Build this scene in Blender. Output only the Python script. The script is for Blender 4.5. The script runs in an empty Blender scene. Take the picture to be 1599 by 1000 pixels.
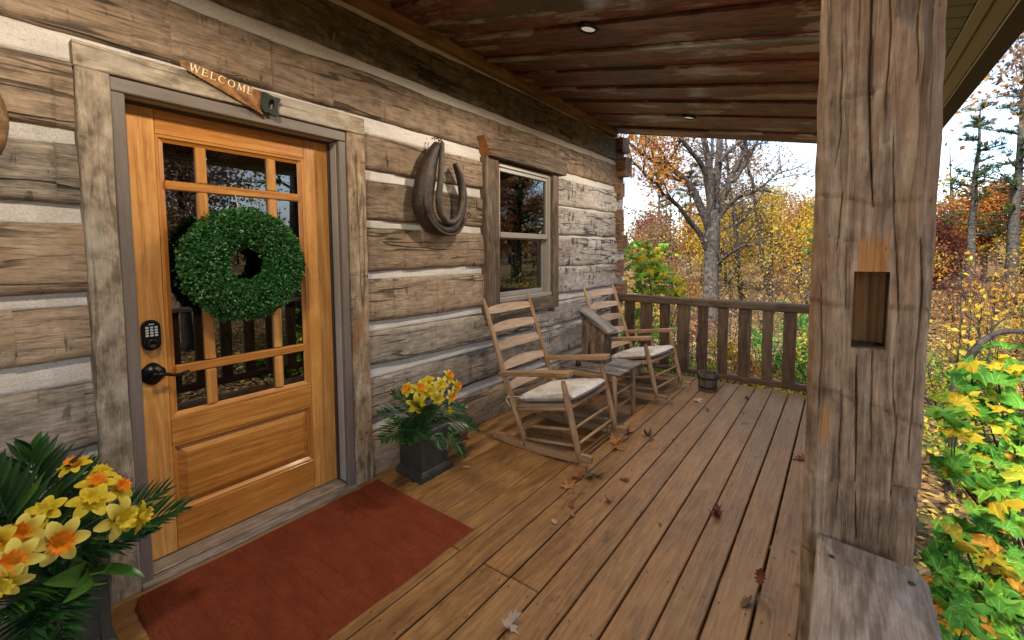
import bpy, math, random
import numpy as np
from mathutils import Vector, Matrix, noise

random.seed(7)
RNG = np.random.default_rng(7)
R = math.radians
PI = math.pi
sc = bpy.context.scene
COL = sc.collection

# ------------------------------------------------------------------ camera, sky, sun, exposure
CAM_P = Vector((2.324, 0.0, 1.4))
FPX, CX, CY = 671.04, 825.05, 436.89
CR = Vector((0.80906989, 0.58770007, -0.00381316))
CU = Vector((-0.03390474, 0.05315106, 0.99801074))
CF = Vector((-0.58673366, 0.80733115, -0.06292874))
cam = bpy.data.cameras.new('camera')
cam_o = bpy.data.objects.new('camera', cam)
COL.objects.link(cam_o)
mw = Matrix.Identity(4)
for i in range(3):
    mw[i][0], mw[i][1], mw[i][2], mw[i][3] = CR[i], CU[i], -CF[i], CAM_P[i]
cam_o.matrix_world = mw
cam.sensor_width = 36.0
cam.lens = FPX / 1599 * 36
cam.shift_x = (799.5 - CX) / 1599
cam.shift_y = (CY - 500) / 1599
cam.clip_start = 0.05
cam.clip_end = 600
sc.camera = cam_o

SUN_EL, SUN_AZ = 42, 177          # azimuth from +Y towards +X: a veiled sun behind the photographer
world = bpy.data.worlds.new('World')
sc.world = world
world.use_nodes = True
wn = world.node_tree
wn.nodes.clear()


def nn(nt, typ, ins=None, **props):
    n = nt.nodes.new(typ)
    for k, v in props.items():
        setattr(n, k, v)
    for k, v in (ins or {}).items():
        s = n.inputs[k]
        if isinstance(v, bpy.types.NodeSocket):
            nt.links.new(v, s)
        else:
            s.default_value = v
    return n


def mth(nt, op, a, b=0.0, c=None, clamp=False):
    ins = {0: a, 1: b}
    if c is not None:
        ins[2] = c
    return nn(nt, 'ShaderNodeMath', ins, operation=op, use_clamp=clamp).outputs[0]


def mix(nt, f, a, b, blend='MIX'):
    return nn(nt, 'ShaderNodeMix', {0: f, 6: a, 7: b}, data_type='RGBA', blend_type=blend).outputs[2]


def c4(c):
    return (c[0], c[1], c[2], 1.0)


def ramp(nt, f, stops):
    n = nn(nt, 'ShaderNodeValToRGB', {0: f})
    els = n.color_ramp.elements
    while len(els) > 1:
        els.remove(els[-1])
    els[0].position = stops[0][0]
    els[0].color = c4(stops[0][1])
    for p, c in stops[1:]:
        e = els.new(p)
        e.color = c4(c)
    return n.outputs[0]


def vmul(nt, v, s):
    return nn(nt, 'ShaderNodeVectorMath', {0: v, 1: s}, operation='MULTIPLY').outputs[0]


def vadd(nt, v, s):
    return nn(nt, 'ShaderNodeVectorMath', {0: v, 1: s}, operation='ADD').outputs[0]


def noi(nt, v, scale=1.0, detail=4.0, rough=0.55, dist=0.0):
    return nn(nt, 'ShaderNodeTexNoise', {'Vector': v, 'Scale': scale, 'Detail': detail, 'Roughness': rough, 'Distortion': dist}).outputs[0]


def smooth(nt, v, lo, hi):
    return nn(nt, 'ShaderNodeMapRange', {0: v, 1: lo, 2: hi, 3: 0.0, 4: 1.0}, interpolation_type='SMOOTHSTEP').outputs[0]


SKY_K = 0.125
sky = nn(wn, 'ShaderNodeTexSky', sky_type='NISHITA', sun_disc=False, sun_elevation=R(SUN_EL), sun_rotation=R(SUN_AZ % 360),
         air_density=1.0, dust_density=0.6, ozone_density=1.0)
tc = nn(wn, 'ShaderNodeTexCoord').outputs['Generated']
cl1 = noi(wn, vmul(wn, tc, (1.0, 1.0, 2.2)), 2.1, 7, 0.58, 0.35)
cl2 = noi(wn, vmul(wn, tc, (1.0, 1.0, 2.6)), 5.5, 5, 0.6)
cf = smooth(wn, cl1, 0.43, 0.58)
shade = ramp(wn, cl2, [(0.28, (1.25, 1.6, 2.3)), (0.62, (2.7, 2.8, 3.05))])
skyc = mix(wn, cf, sky.outputs[0], shade)
bg = nn(wn, 'ShaderNodeBackground', {0: skyc, 1: SKY_K})
wo = nn(wn, 'ShaderNodeOutputWorld', {0: bg.outputs[0]})

sun = bpy.data.lights.new('sun', 'SUN')
sun.energy = 2.4
sun.angle = R(9)
sun.color = (1.0, 0.95, 0.86)
sun_o = bpy.data.objects.new('sun', sun)
COL.objects.link(sun_o)
sd = Vector((math.sin(R(SUN_AZ)) * math.cos(R(SUN_EL)), math.cos(R(SUN_AZ)) * math.cos(R(SUN_EL)), math.sin(R(SUN_EL))))
sun_o.rotation_euler = (-sd).to_track_quat('-Z', 'Y').to_euler()

vs = sc.view_settings
vs.view_transform = 'Standard'
vs.look = 'None'
vs.gamma = 1
vs.use_curve_mapping = False
vs.exposure = 2.05
LAMP_W = 20.0
sc.cycles.max_bounces = 8
sc.cycles.diffuse_bounces = 4
sc.cycles.transparent_max_bounces = 8
sc.cycles.caustics_reflective = False
sc.cycles.caustics_refractive = False
sc.cycles.use_denoising = True
sc.cycles.denoising_prefilter = 'ACCURATE'

# ------------------------------------------------------------------ object helpers
ORG = {}


def tag(o, label=None, cat=None, group=None, kind=None):
    if label: o['label'] = label
    if cat: o['category'] = cat
    if group: o['group'] = group
    if kind: o['kind'] = kind
    return o


def thing(name, label, cat, loc=(0, 0, 0), group=None, kind='thing'):
    o = bpy.data.objects.new(name, None)
    o.empty_display_size = 0.1
    COL.objects.link(o)
    o.location = loc
    ORG[o.name] = Vector(loc)
    return tag(o, label, cat, group, kind)


def struct(name, loc=(0, 0, 0)):
    return thing(name, None, None, loc, None, 'structure')


def copy_tree(o, parent=None):
    c = o.copy()
    COL.objects.link(c)
    if parent is not None:
        c.parent = parent
    for ch in list(o.children):
        copy_tree(ch, c)
    return c


def link_mesh(name, me, parent=None, loc=None, rot=None, scale=None):
    o = bpy.data.objects.new(name, me)
    COL.objects.link(o)
    if parent is not None:
        o.parent = parent
        ORG[o.name] = ORG.get(parent.name, Vector((0, 0, 0)))
    if loc is not None:
        b = ORG.get(parent.name, Vector((0, 0, 0))) if parent is not None else Vector((0, 0, 0))
        o.location = Vector(loc) - b
    if rot is not None: o.rotation_euler = rot
    if scale is not None: o.scale = scale if hasattr(scale, '__len__') else (scale,) * 3
    return o


def frame_of(d, up=Vector((0, 0, 1))):
    d = d.normalized()
    if abs(d.dot(up)) > 0.98:
        up = Vector((1, 0, 0)) if abs(d.x) < 0.9 else Vector((0, 1, 0))
    s = d.cross(up).normalized()
    u = s.cross(d).normalized()
    return d, s, u


class MB:
    def __init__(self):
        self.v, self.f, self.g, self.m, self.s = [], [], [], [], []

    def add(self, vs_, fs, gs, mi=0, sm=False):
        b = len(self.v)
        self.v += [tuple(p) for p in vs_]
        self.g += [tuple(p) for p in gs]
        for f in fs:
            self.f.append(tuple(i + b for i in f))
            self.m.append(mi)
            self.s.append(sm)

    def cbox(self, c, size, ch=0.003, rot=None, ax=0, mi=0, off=None):
        """chamfered box; ax is the local axis the grain runs along"""
        hx = [s / 2 for s in size]
        ch = min(ch, min(hx) * 0.6)
        off = off or (random.uniform(0, 50), random.uniform(0, 50), random.uniform(0, 50))
        c = Vector(c)
        vs_, gs, idx = [], [], {}
        for sx in (-1, 1):
            for sy in (-1, 1):
                for sz in (-1, 1):
                    for k in range(3):
                        p = [sx * hx[0], sy * hx[1], sz * hx[2]]
                        for j in range(3):
                            if j != k:
                                p[j] -= (sx, sy, sz)[j] * ch
                        idx[(sx, sy, sz, k)] = len(vs_)
                        lp = Vector(p)
                        vs_.append(c + (rot @ lp if rot else lp))
                        gs.append((p[ax] + off[0], p[(ax + 1) % 3] + off[1], p[(ax + 2) % 3] + off[2]))
        fs = []
        I = idx
        for k in range(3):
            a, b = (k + 1) % 3, (k + 2) % 3
            for s in (-1, 1):
                q = []
                for sa, sb in ((-1, -1), (1, -1), (1, 1), (-1, 1)):
                    t = [0, 0, 0]; t[k] = s; t[a] = sa; t[b] = sb
                    q.append(I[(t[0], t[1], t[2], k)])
                fs.append(q if s > 0 else q[::-1])
        for k in range(3):
            a, b = (k + 1) % 3, (k + 2) % 3
            for sa in (-1, 1):
                for sb in (-1, 1):
                    lo = [0, 0, 0]; hi = [0, 0, 0]
                    lo[k] = -1; hi[k] = 1
                    lo[a] = hi[a] = sa; lo[b] = hi[b] = sb
                    q = [I[(*lo, a)], I[(*hi, a)], I[(*hi, b)], I[(*lo, b)]]
                    fs.append(q if sa * sb < 0 else q[::-1])
        for sx in (-1, 1):
            for sy in (-1, 1):
                for sz in (-1, 1):
                    q = [I[(sx, sy, sz, 0)], I[(sx, sy, sz, 1)], I[(sx, sy, sz, 2)]]
                    fs.append(q if sx * sy * sz > 0 else q[::-1])
        self.add(vs_, fs, gs, mi)

    def bx(self, x0, x1, y0, y1, z0, z1, ch=0.003, ax=0, mi=0):
        self.cbox(((x0 + x1) / 2, (y0 + y1) / 2, (z0 + z1) / 2), (x1 - x0, y1 - y0, z1 - z0), ch, None, ax, mi)

    def bar(self, p0, p1, w, h, ch=0.003, up=(0, 0, 1), mi=0):
        p0, p1 = Vector(p0), Vector(p1)
        d, s, u = frame_of(p1 - p0, Vector(up))
        rot = Matrix((d, s, u)).transposed()
        self.cbox((p0 + p1) / 2, ((p1 - p0).length, w, h), ch, rot, 0, mi)

    def tube(self, pts, rad, n=10, mi=0, sm=True, ell=None, up=(0, 0, 1)):
        pts = [Vector(p) for p in pts]
        if not hasattr(rad, '__len__'): rad = [rad] * len(pts)
        o = (random.uniform(0, 50), random.uniform(0, 50))
        vs_, gs, fs = [], [], []
        L = 0
        d0 = (pts[1] - pts[0]).normalized()
        _, s, u = frame_of(d0, Vector(up))
        for i, p in enumerate(pts):
            if i == 0: d = pts[1] - pts[0]
            elif i == len(pts) - 1: d = pts[-1] - pts[-2]
            else: d = pts[i + 1] - pts[i - 1]
            d.normalize()
            if i: L += (p - pts[i - 1]).length
            s = (s - d * s.dot(d))
            s.normalize()
            u = s.cross(d)
            e1, e2 = (1, 1) if ell is None else ell
            for k in range(n):
                a = 2 * PI * k / n
                vs_.append(p + (s * math.cos(a) * e1 + u * math.sin(a) * e2) * rad[i])
                gs.append((L + o[0], math.cos(a) * rad[i] + o[1], math.sin(a) * rad[i]))
        for i in range(len(pts) - 1):
            for k in range(n):
                k2 = (k + 1) % n
                fs.append((i * n + k, i * n + k2, (i + 1) * n + k2, (i + 1) * n + k))
        fs.append(tuple(range(n))[::-1])
        fs.append(tuple((len(pts) - 1) * n + k for k in range(n)))
        self.add(vs_, fs, gs, mi, sm)

    def prism(self, poly, t0, t1, mat, ax=0, mi=0, sm=False):
        """poly 2-D outline in local xy, extruded from local z t0 to t1; mat a 4x4"""
        n = len(poly)
        o = (random.uniform(0, 50), random.uniform(0, 50), random.uniform(0, 50))
        vs_, gs = [], []
        for t in (t0, t1):
            for x, y in poly:
                vs_.append(mat @ Vector((x, y, t)))
                q = (x, y, t)
                gs.append((q[ax] + o[0], q[(ax + 1) % 3] + o[1], q[(ax + 2) % 3] + o[2]))
        fs = [tuple(range(n))[::-1], tuple(range(n, 2 * n))]
        for i in range(n):
            j = (i + 1) % n
            fs.append((i, j, n + j, n + i))
        self.add(vs_, fs, gs, mi, sm)

    def lathe(self, prof, n=24, mat=None, mi=0, sm=True, wob=None):
        mat = mat or Matrix.Identity(4)
        vs_, gs, fs = [], [], []
        for j, (r, z) in enumerate(prof):
            for k in range(n):
                a = 2 * PI * k / n
                rr = r * (1 + (wob(j, a) if wob else 0))
                vs_.append(mat @ Vector((rr * math.cos(a), rr * math.sin(a), z)))
                gs.append((z, rr * math.cos(a), rr * math.sin(a)))
        for j in range(len(prof) - 1):
            for k in range(n):
                k2 = (k + 1) % n
                fs.append((j * n + k, j * n + k2, (j + 1) * n + k2, (j + 1) * n + k))
        self.add(vs_, fs, gs, mi, sm)

    def grid(self, fn, nu, nv, gfn, mi=0, sm=True, flip=False):
        vs_, gs, fs = [], [], []
        for i in range(nu + 1):
            for j in range(nv + 1):
                vs_.append(fn(i / nu, j / nv))
                gs.append(gfn(i / nu, j / nv))
        w = nv + 1
        for i in range(nu):
            for j in range(nv):
                q = (i * w + j, (i + 1) * w + j, (i + 1) * w + j + 1, i * w + j + 1)
                fs.append(q[::-1] if flip else q)
        self.add(vs_, fs, gs, mi, sm)

    def mesh(self, name, mats, base=Vector((0, 0, 0))):
        me = bpy.data.meshes.new(name)
        v = np.array(self.v, dtype=np.float64) - np.array(base)
        me.from_pydata(v.tolist(), [], self.f)
        if not isinstance(mats, (list, tuple)): mats = [mats]
        for m in mats: me.materials.append(m)
        me.polygons.foreach_set('material_index', self.m)
        me.polygons.foreach_set('use_smooth', self.s)
        at = me.attributes.new('gc', 'FLOAT_VECTOR', 'POINT')
        at.data.foreach_set('vector', np.array(self.g, dtype=np.float32).ravel())
        me.update()
        return me

    def build(self, name, mats, parent=None, base=None):
        b = Vector(base) if base is not None else (ORG.get(parent.name, Vector((0, 0, 0))) if parent is not None else Vector((0, 0, 0)))
        me = self.mesh(name, mats, b)
        o = link_mesh(name, me, parent)
        if parent is None and base is not None:
            o.location = b
        return o


def PXP(x, y, D):
    return CAM_P + D * (CF + (x - CX) / FPX * CR - (y - CY) / FPX * CU)


# ------------------------------------------------------------------ materials
MATS = {}


def new_mat(name):
    m = bpy.data.materials.new(name)
    m.use_nodes = True
    m.node_tree.nodes.clear()
    MATS[name] = m
    return m, m.node_tree


def finish(nt, col, rough=0.6, bump=None, bstr=0.3, bdist=0.01, spec=0.5, **extra):
    ins = {'Base Color': col, 'Roughness': rough, 'Specular IOR Level': spec}
    ins.update(extra)
    p = nn(nt, 'ShaderNodeBsdfPrincipled', ins)
    if bump is not None:
        b = nn(nt, 'ShaderNodeBump', {'Strength': bstr, 'Distance': bdist, 'Height': bump})
        nt.links.new(b.outputs[0], p.inputs['Normal'])
    nn(nt, 'ShaderNodeOutputMaterial', {0: p.outputs[0]})
    return p


def wood(name, dark, mid, light, along=1.6, across=34, ring=14, ringw=0.35, crack=0.6, knots=0.3, rough=0.75, bstr=0.5, stain=None, stain_amt=0.0,
         fleck=None, fleck_amt=0.0, spec=0.3, bdist=0.006, coat=0.0, hew=0.0, weather=None, rs=(1.5, 9.0), con=1.0, line=0.4, fk=(30.0, 7.0), fth=(.60, .66), mott=.25, ckw=.024, mos=(11.0, 20.0, 20.0)):
    m, nt = new_mat(name)
    gc = nn(nt, 'ShaderNodeAttribute', attribute_name='gc').outputs['Vector']
    rnd = nn(nt, 'ShaderNodeObjectInfo').outputs['Random']
    off = nn(nt, 'ShaderNodeCombineXYZ', {0: mth(nt, 'MULTIPLY', rnd, 37.0), 1: mth(nt, 'MULTIPLY', rnd, 53.0), 2: mth(nt, 'MULTIPLY', rnd, 19.0)}).outputs[0]
    v = vadd(nt, gc, off)
    wv = nn(nt, 'ShaderNodeTexNoise', {'Vector': vmul(nt, v, (3.0, 9.0, 9.0)), 'Scale': 1.0, 'Detail': 2.0}).outputs[1]
    warp = vmul(nt, vadd(nt, wv, (-0.5, -0.5, -0.5)), (0.0, 0.022, 0.022))
    vw = vadd(nt, v, warp)
    fine = noi(nt, vmul(nt, vw, (along, across, across)), 2.0, 6, 0.7)
    fib = noi(nt, vmul(nt, vw, (along * 4, across * 6, across * 6)), 2.0, 3, 0.65)
    big = noi(nt, vmul(nt, vw, (0.8, 3.2, 3.2)), 1.0, 4, 0.55)
    rn = noi(nt, vmul(nt, vw, (rs[0], rs[1], rs[1])), 1.0, 1.5, 0.4)
    rg = mth(nt, 'SINE', mth(nt, 'MULTIPLY', rn, ring * 6.28))
    rg = mth(nt, 'MULTIPLY_ADD', rg, 0.5, 0.5)
    rg = mth(nt, 'POWER', rg, 1.6)
    stn = noi(nt, vmul(nt, v, (1.7, 3.4, 3.4)), 1.3, 5, 0.6)
    t = mth(nt, 'MULTIPLY_ADD', mth(nt, 'SUBTRACT', fine, 0.5), 1.05 * con, 0.5)
    t = mth(nt, 'MULTIPLY_ADD', mth(nt, 'SUBTRACT', rg, 0.4), ringw * .55, t)
    t = mth(nt, 'MULTIPLY_ADD', mth(nt, 'SUBTRACT', big, 0.5), .75, t)
    t = mth(nt, 'MULTIPLY_ADD', mth(nt, 'SUBTRACT', fib, 0.5), .75 * con, t)
    mo = noi(nt, vmul(nt, v, mos), 1.0, 7, 0.68)
    t = mth(nt, 'MULTIPLY_ADD', mth(nt, 'SUBTRACT', mo, 0.5), mott * 1.5, t)
    col = ramp(nt, t, [(0.22, dark), (0.5, mid), (0.80, light)])
    if stain is not None:
        col = mix(nt, mth(nt, 'MULTIPLY', smooth(nt, stn, 0.5, 0.66), stain_amt), col, c4(stain))
    if weather is not None:
        col = weather(nt, col, v, fine)
    h = mth(nt, 'MULTIPLY_ADD', rg, ringw * 0.5, mth(nt, 'MULTIPLY', fine, 0.8))
    h = mth(nt, 'MULTIPLY_ADD', fib, 0.45, h)
    h = mth(nt, 'MULTIPLY_ADD', mo, mott * 1.2, h)
    # thin dark lines of late wood and hair cracks
    ln = mth(nt, 'ABSOLUTE', mth(nt, 'SUBTRACT', noi(nt, vmul(nt, vw, (along * .55, across * .8, across * .8)), 1.0, 3, .5), .5))
    ln = mth(nt, 'SUBTRACT', 1.0, smooth(nt, ln, 0.0, .03), clamp=True)
    ln = mth(nt, 'MULTIPLY', ln, mth(nt, 'MULTIPLY', smooth(nt, stn, .38, .58), line))
    col = mix(nt, ln, col, c4([c * 0.5 for c in dark]))
    h = mth(nt, 'MULTIPLY_ADD', ln, -.8, h)
    if fleck is not None:       # axe marks: short dark nicks across the grain
        fkn = noi(nt, vmul(nt, v, (fk[0], fk[1], fk[1])), 1.0, 4, 0.65)
        fm = smooth(nt, noi(nt, vmul(nt, v, (2.6, 5.5, 5.5)), 1.0, 3), .46, .60)
        fkk = mth(nt, 'MULTIPLY', smooth(nt, fkn, fth[0], fth[1]), mth(nt, 'MULTIPLY', fm, fleck_amt))
        col = mix(nt, fkk, col, c4(fleck))
        h = mth(nt, 'MULTIPLY_ADD', fkk, -1.2, h)
    # drying cracks
    cn = noi(nt, vmul(nt, vw, (0.8, 10.0, 10.0)), 1.0, 2.5, 0.5)
    cr = mth(nt, 'ABSOLUTE', mth(nt, 'SUBTRACT', cn, 0.5))
    cr = mth(nt, 'SUBTRACT', 1.0, smooth(nt, cr, ckw * .25, ckw), clamp=True)
    cmask = smooth(nt, noi(nt, vmul(nt, v, (1.1, 4.0, 4.0)), 1.0, 2), 0.44, 0.56)
    cr = mth(nt, 'MULTIPLY', mth(nt, 'MULTIPLY', cr, cmask), crack)
    vo = nn(nt, 'ShaderNodeTexVoronoi', {'Vector': vmul(nt, vw, (2.3, 5.2, 5.2)), 'Scale': 1.0}).outputs['Distance']
    kn = mth(nt, 'MULTIPLY', mth(nt, 'SUBTRACT', 1.0, smooth(nt, vo, 0.03, 0.13)), knots)
    col = mix(nt, mth(nt, 'MULTIPLY', kn, 0.8), col, c4([c * 0.45 for c in dark]))
    col = mix(nt, mth(nt, 'MULTIPLY', cr, 0.9), col, c4([c * 0.18 for c in dark]))
    if hew > 0:
        hv = nn(nt, 'ShaderNodeTexVoronoi', {'Vector': vmul(nt, v, (4.5, 7.0, 7.0)), 'Scale': 1.0}, distance='CHEBYCHEV').outputs['Color']
        h = mth(nt, 'MULTIPLY_ADD', nn(nt, 'ShaderNodeSeparateColor', {0: hv}).outputs[0], hew, h)
    h = mth(nt, 'MULTIPLY_ADD', cr, -2.5, h)
    h = mth(nt, 'MULTIPLY_ADD', kn, -0.5, h)
    r = mth(nt, 'MULTIPLY_ADD', fine, 0.18, rough - 0.09)
    finish(nt, col, r, h, bstr, bdist, spec, **({'Coat Weight': coat, 'Coat Roughness': 0.12} if coat else {}))
    return m


def plain(name, col, rough=0.6, var=0.15, scale=30, bstr=0.15, metal=0.0, spec=0.5, bdist=0.003, col2=None):
    m, nt = new_mat(name)
    v = nn(nt, 'ShaderNodeTexCoord').outputs['Object']
    n = noi(nt, v, scale, 5, 0.6)
    a = [c * (1 - var) for c in col]
    b = [min(1, c * (1 + var)) for c in col] if col2 is None else col2
    c = ramp(nt, n, [(0.3, a), (0.7, b)])
    finish(nt, c, mth(nt, 'MULTIPLY_ADD', n, 0.15, rough - 0.07), n, bstr, bdist, spec, Metallic=metal)
    return m


def leafmat(name, stops, rough=0.5, trans=0.35, spec=0.4, vein=False):
    """stops run over the per-leaf value lc"""
    m, nt = new_mat(name)
    lc = nn(nt, 'ShaderNodeAttribute', attribute_name='lc').outputs['Fac']
    rnd = nn(nt, 'ShaderNodeObjectInfo').outputs['Random']
    obj = nn(nt, 'ShaderNodeTexCoord').outputs['Object']
    n = noi(nt, obj, 35.0, 3)
    f = mth(nt, 'ADD', lc, mth(nt, 'MULTIPLY_ADD', n, 0.3, -0.15), clamp=True)
    if vein:
        f = mth(nt, 'FRACT', mth(nt, 'ADD', f, rnd))
    col = ramp(nt, f, stops)
    p = nn(nt, 'ShaderNodeBsdfPrincipled', {'Base Color': col, 'Roughness': rough, 'Specular IOR Level': spec})
    tr = nn(nt, 'ShaderNodeBsdfTranslucent', {0: col})
    mx = nn(nt, 'ShaderNodeMixShader', {0: trans, 1: p.outputs[0], 2: tr.outputs[0]})
    nn(nt, 'ShaderNodeOutputMaterial', {0: mx.outputs[0]})
    return m


# woods of the cabin
LOG_TAN = wood('log_tan', (0.106, 0.075, 0.051), (0.292, 0.216, 0.149), (0.502, 0.385, 0.271), ring=9, ringw=.12, crack=.8, knots=.5, bstr=.6, fleck=(0.050, 0.036, 0.028), fleck_amt=.7, stain=(0.368, 0.257, 0.155), stain_amt=.5, hew=.2, along=4.0, across=42, mott=.55, con=.75, line=.5)
LOG_BROWN = wood('log_brown', (0.070, 0.050, 0.034), (0.205, 0.147, 0.101), (0.376, 0.277, 0.194), ring=10, ringw=.12, crack=.8, knots=.5, bstr=.65, fleck=(0.038, 0.027, 0.020), fleck_amt=.8, stain=(0.270, 0.184, 0.113), stain_amt=.55, hew=.25, along=4.0, across=42, mott=.55, con=.75, line=.5)
LOG_GREY = wood('log_grey', (0.091, 0.076, 0.059), (0.259, 0.219, 0.176), (0.469, 0.402, 0.325), ring=9, ringw=.12, crack=.9, knots=.45, bstr=.65, fleck=(0.045, 0.037, 0.031), fleck_amt=.8, stain=(0.264, 0.199, 0.131), stain_amt=.55, hew=.22, along=4.0, across=42, mott=.55, con=.75, line=.5)
LOG_PALE = wood('log_pale', (0.155, 0.129, 0.109), (0.410, 0.364, 0.323), (0.654, 0.598, 0.546), ring=7, ringw=.1, fk=(24.0, 8.0), fth=(.53, .62), crack=.9, knots=.45, bstr=.8, fleck=(0.048, 0.041, 0.036), fleck_amt=1.0, stain=(0.332, 0.260, 0.203), stain_amt=.6, hew=.35, along=4.0, across=42, mott=.5, con=.7, line=.5)
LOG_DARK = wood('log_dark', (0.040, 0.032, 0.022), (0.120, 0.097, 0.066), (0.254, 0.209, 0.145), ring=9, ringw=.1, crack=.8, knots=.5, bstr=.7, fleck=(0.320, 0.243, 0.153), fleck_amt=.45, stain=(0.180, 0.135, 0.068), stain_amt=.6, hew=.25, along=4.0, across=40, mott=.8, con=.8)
LOG_END = wood('log_end', (.07, .035, .017), (.20, .105, .055), (.36, .215, .125), ring=14, ringw=.4, crack=.9, knots=.2, bstr=.6)
TRIM = wood('trim_board', (0.112, 0.087, 0.060), (0.283, 0.229, 0.169), (0.478, 0.408, 0.317), ring=8, ringw=.08, crack=.5, knots=.7, bstr=.6, stain=(0.414, 0.379, 0.318), stain_amt=.6, fleck=(0.077, 0.048, 0.030), fleck_amt=.7, along=3.0, across=36, mott=.9, con=.6, line=.15)
TRIM_RUST = wood('trim_board_rust', (0.110, 0.072, 0.042), (0.297, 0.220, 0.143), (0.495, 0.407, 0.297), ring=8, ringw=.1, crack=.6, knots=1.0, bstr=.6, stain=(0.264, 0.110, 0.039), stain_amt=.9, fleck=(0.055, 0.033, 0.022), fleck_amt=.8, along=3.0, across=36, mott=.8, con=.7, line=.2)
WIN_WOOD = wood('window_casing_wood', (0.040, 0.027, 0.017), (0.111, 0.079, 0.054), (0.214, 0.163, 0.115), ring=9, ringw=.25, crack=.7, knots=.4, bstr=.5, stain=(0.127, 0.060, 0.024), stain_amt=.5)
CUT_END = wood('fresh_cut_end', (.20, .075, .022), (.36, .15, .045), (.46, .22, .08), ring=12, bstr=.3, crack=.2, knots=0)
POST = wood('hewn_post_wood', (.105, .070, .047), (.235, .168, .122), (.36, .280, .218), along=1.4, across=30, ring=22, ringw=.55, crack=.9, knots=.35, bstr=.7, stain=(.34, .17, .065), stain_amt=.55, hew=.0)
DOORW = wood('varnished_door_wood', (.36, .145, .032), (.56, .265, .068), (.70, .385, .12), along=.7, across=42, ring=8, ringw=.3, crack=0, knots=.06, rough=.38, bstr=.08, spec=.45, stain=(.46, .185, .036), stain_amt=.5, coat=.10, con=.95, line=.35, rs=(.6, 9.0))
DOORW2 = wood('varnished_door_rail_wood', (.30, .105, .018), (.48, .195, .036), (.62, .30, .07), along=.7, across=42, ring=8, ringw=.35, crack=0, knots=.06, rough=.38, bstr=.08, spec=.45, stain=(.40, .14, .024), stain_amt=.55, coat=.10, con=.95, line=.35, rs=(.6, 9.0))
CHAIRW = wood('chair_wood', (.165, .085, .036), (.33, .195, .095), (.47, .31, .17), along=2, across=34, ring=8, ringw=.2, crack=.15, knots=.1, rough=.6, bstr=.2, stain=(.30, .19, .12), stain_amt=.5, con=.8, line=.25)
SLATW = wood('chair_slat_wood', (.27, .165, .10), (.43, .30, .20), (.56, .43, .32), along=1.6, across=30, ring=6, ringw=.2, crack=.05, knots=.05, rough=.6, bstr=.15, con=.8, line=.25)
RAILW = wood('stained_rail_wood', (.030, .017, .009), (.088, .051, .028), (.175, .110, .066), ring=8, ringw=.2, crack=.4, knots=.3, rough=.62, bstr=.35, stain=(.12, .08, .055), stain_amt=.5)
CAPW = wood('weathered_cap_wood', (.13, .092, .066), (.245, .192, .150), (.37, .318, .27), along=3.0, across=26, ring=16, ringw=.3, crack=.25, knots=.5, rough=.6, bstr=.25, stain=(.27, .19, .13), stain_amt=.6, line=.3, rs=(1.2, 9.0), con=.9, mott=.5)
GREYW = wood('grey_weathered_wood', (.08, .065, .055), (.19, .165, .145), (.31, .28, .255), ring=7, crack=.6, knots=.3, bstr=.5)
BARKW = wood('bark_slab', (.055, .034, .02), (.16, .10, .06), (.29, .20, .13), along=5, across=14, ring=4, ringw=.3, crack=.9, knots=.3, bstr=1.0, bdist=.012)
MOULD = wood('ceiling_moulding_wood', (.10, .05, .022), (.20, .11, .05), (.31, .19, .09), ring=5, crack=.1, knots=.1, rough=.55, bstr=.15)


def deck_weather(nt, col, v, fine):
    pos = nn(nt, 'ShaderNodeSeparateXYZ', {0: nn(nt, 'ShaderNodeNewGeometry').outputs['Position']})
    n = noi(nt, vmul(nt, v, (1.3, 5.0, 5.0)), 1.0, 4)
    wx = mth(nt, 'MULTIPLY_ADD', n, 0.9, mth(nt, 'SUBTRACT', mth(nt, 'MULTIPLY', pos.outputs[0], 0.55), 0.75))
    wy = mth(nt, 'MULTIPLY', mth(nt, 'SUBTRACT', pos.outputs[1], 2.2), 0.30)
    w = mth(nt, 'MULTIPLY', smooth(nt, mth(nt, 'ADD', wx, mth(nt, 'MAXIMUM', wy, 0.0)), 0.30, 1.5), 0.72)
    grey = ramp(nt, fine, [(.3, (.155, .102, .058)), (.7, (.325, .238, .150))])
    col = mix(nt, w, col, grey)
    # mildew blots and drip marks
    sp = noi(nt, vmul(nt, v, (7.0, 11.0, 11.0)), 1.3, 3, 0.5)
    spm = noi(nt, vmul(nt, v, (0.8, 1.6, 1.6)), 1.0, 2)
    m_ = mth(nt, 'MULTIPLY', smooth(nt, mth(nt, 'MULTIPLY_ADD', spm, 0.45, sp), 0.905, 1.0), .7)
    return mix(nt, m_, col, c4((.045, .032, .02)))


DECKW = wood('deck_board_wood', (.122, .052, .013), (.262, .127, .037), (.40, .215, .075), along=2.2, across=50, ring=12, ringw=.20, crack=.12, knots=.35, rough=.5, bstr=.3, spec=.4, weather=deck_weather, stain=(0.162, 0.075, 0.029), stain_amt=.4, line=.35, rs=(.8, 10.0), con=.75, mott=.35)


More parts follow.
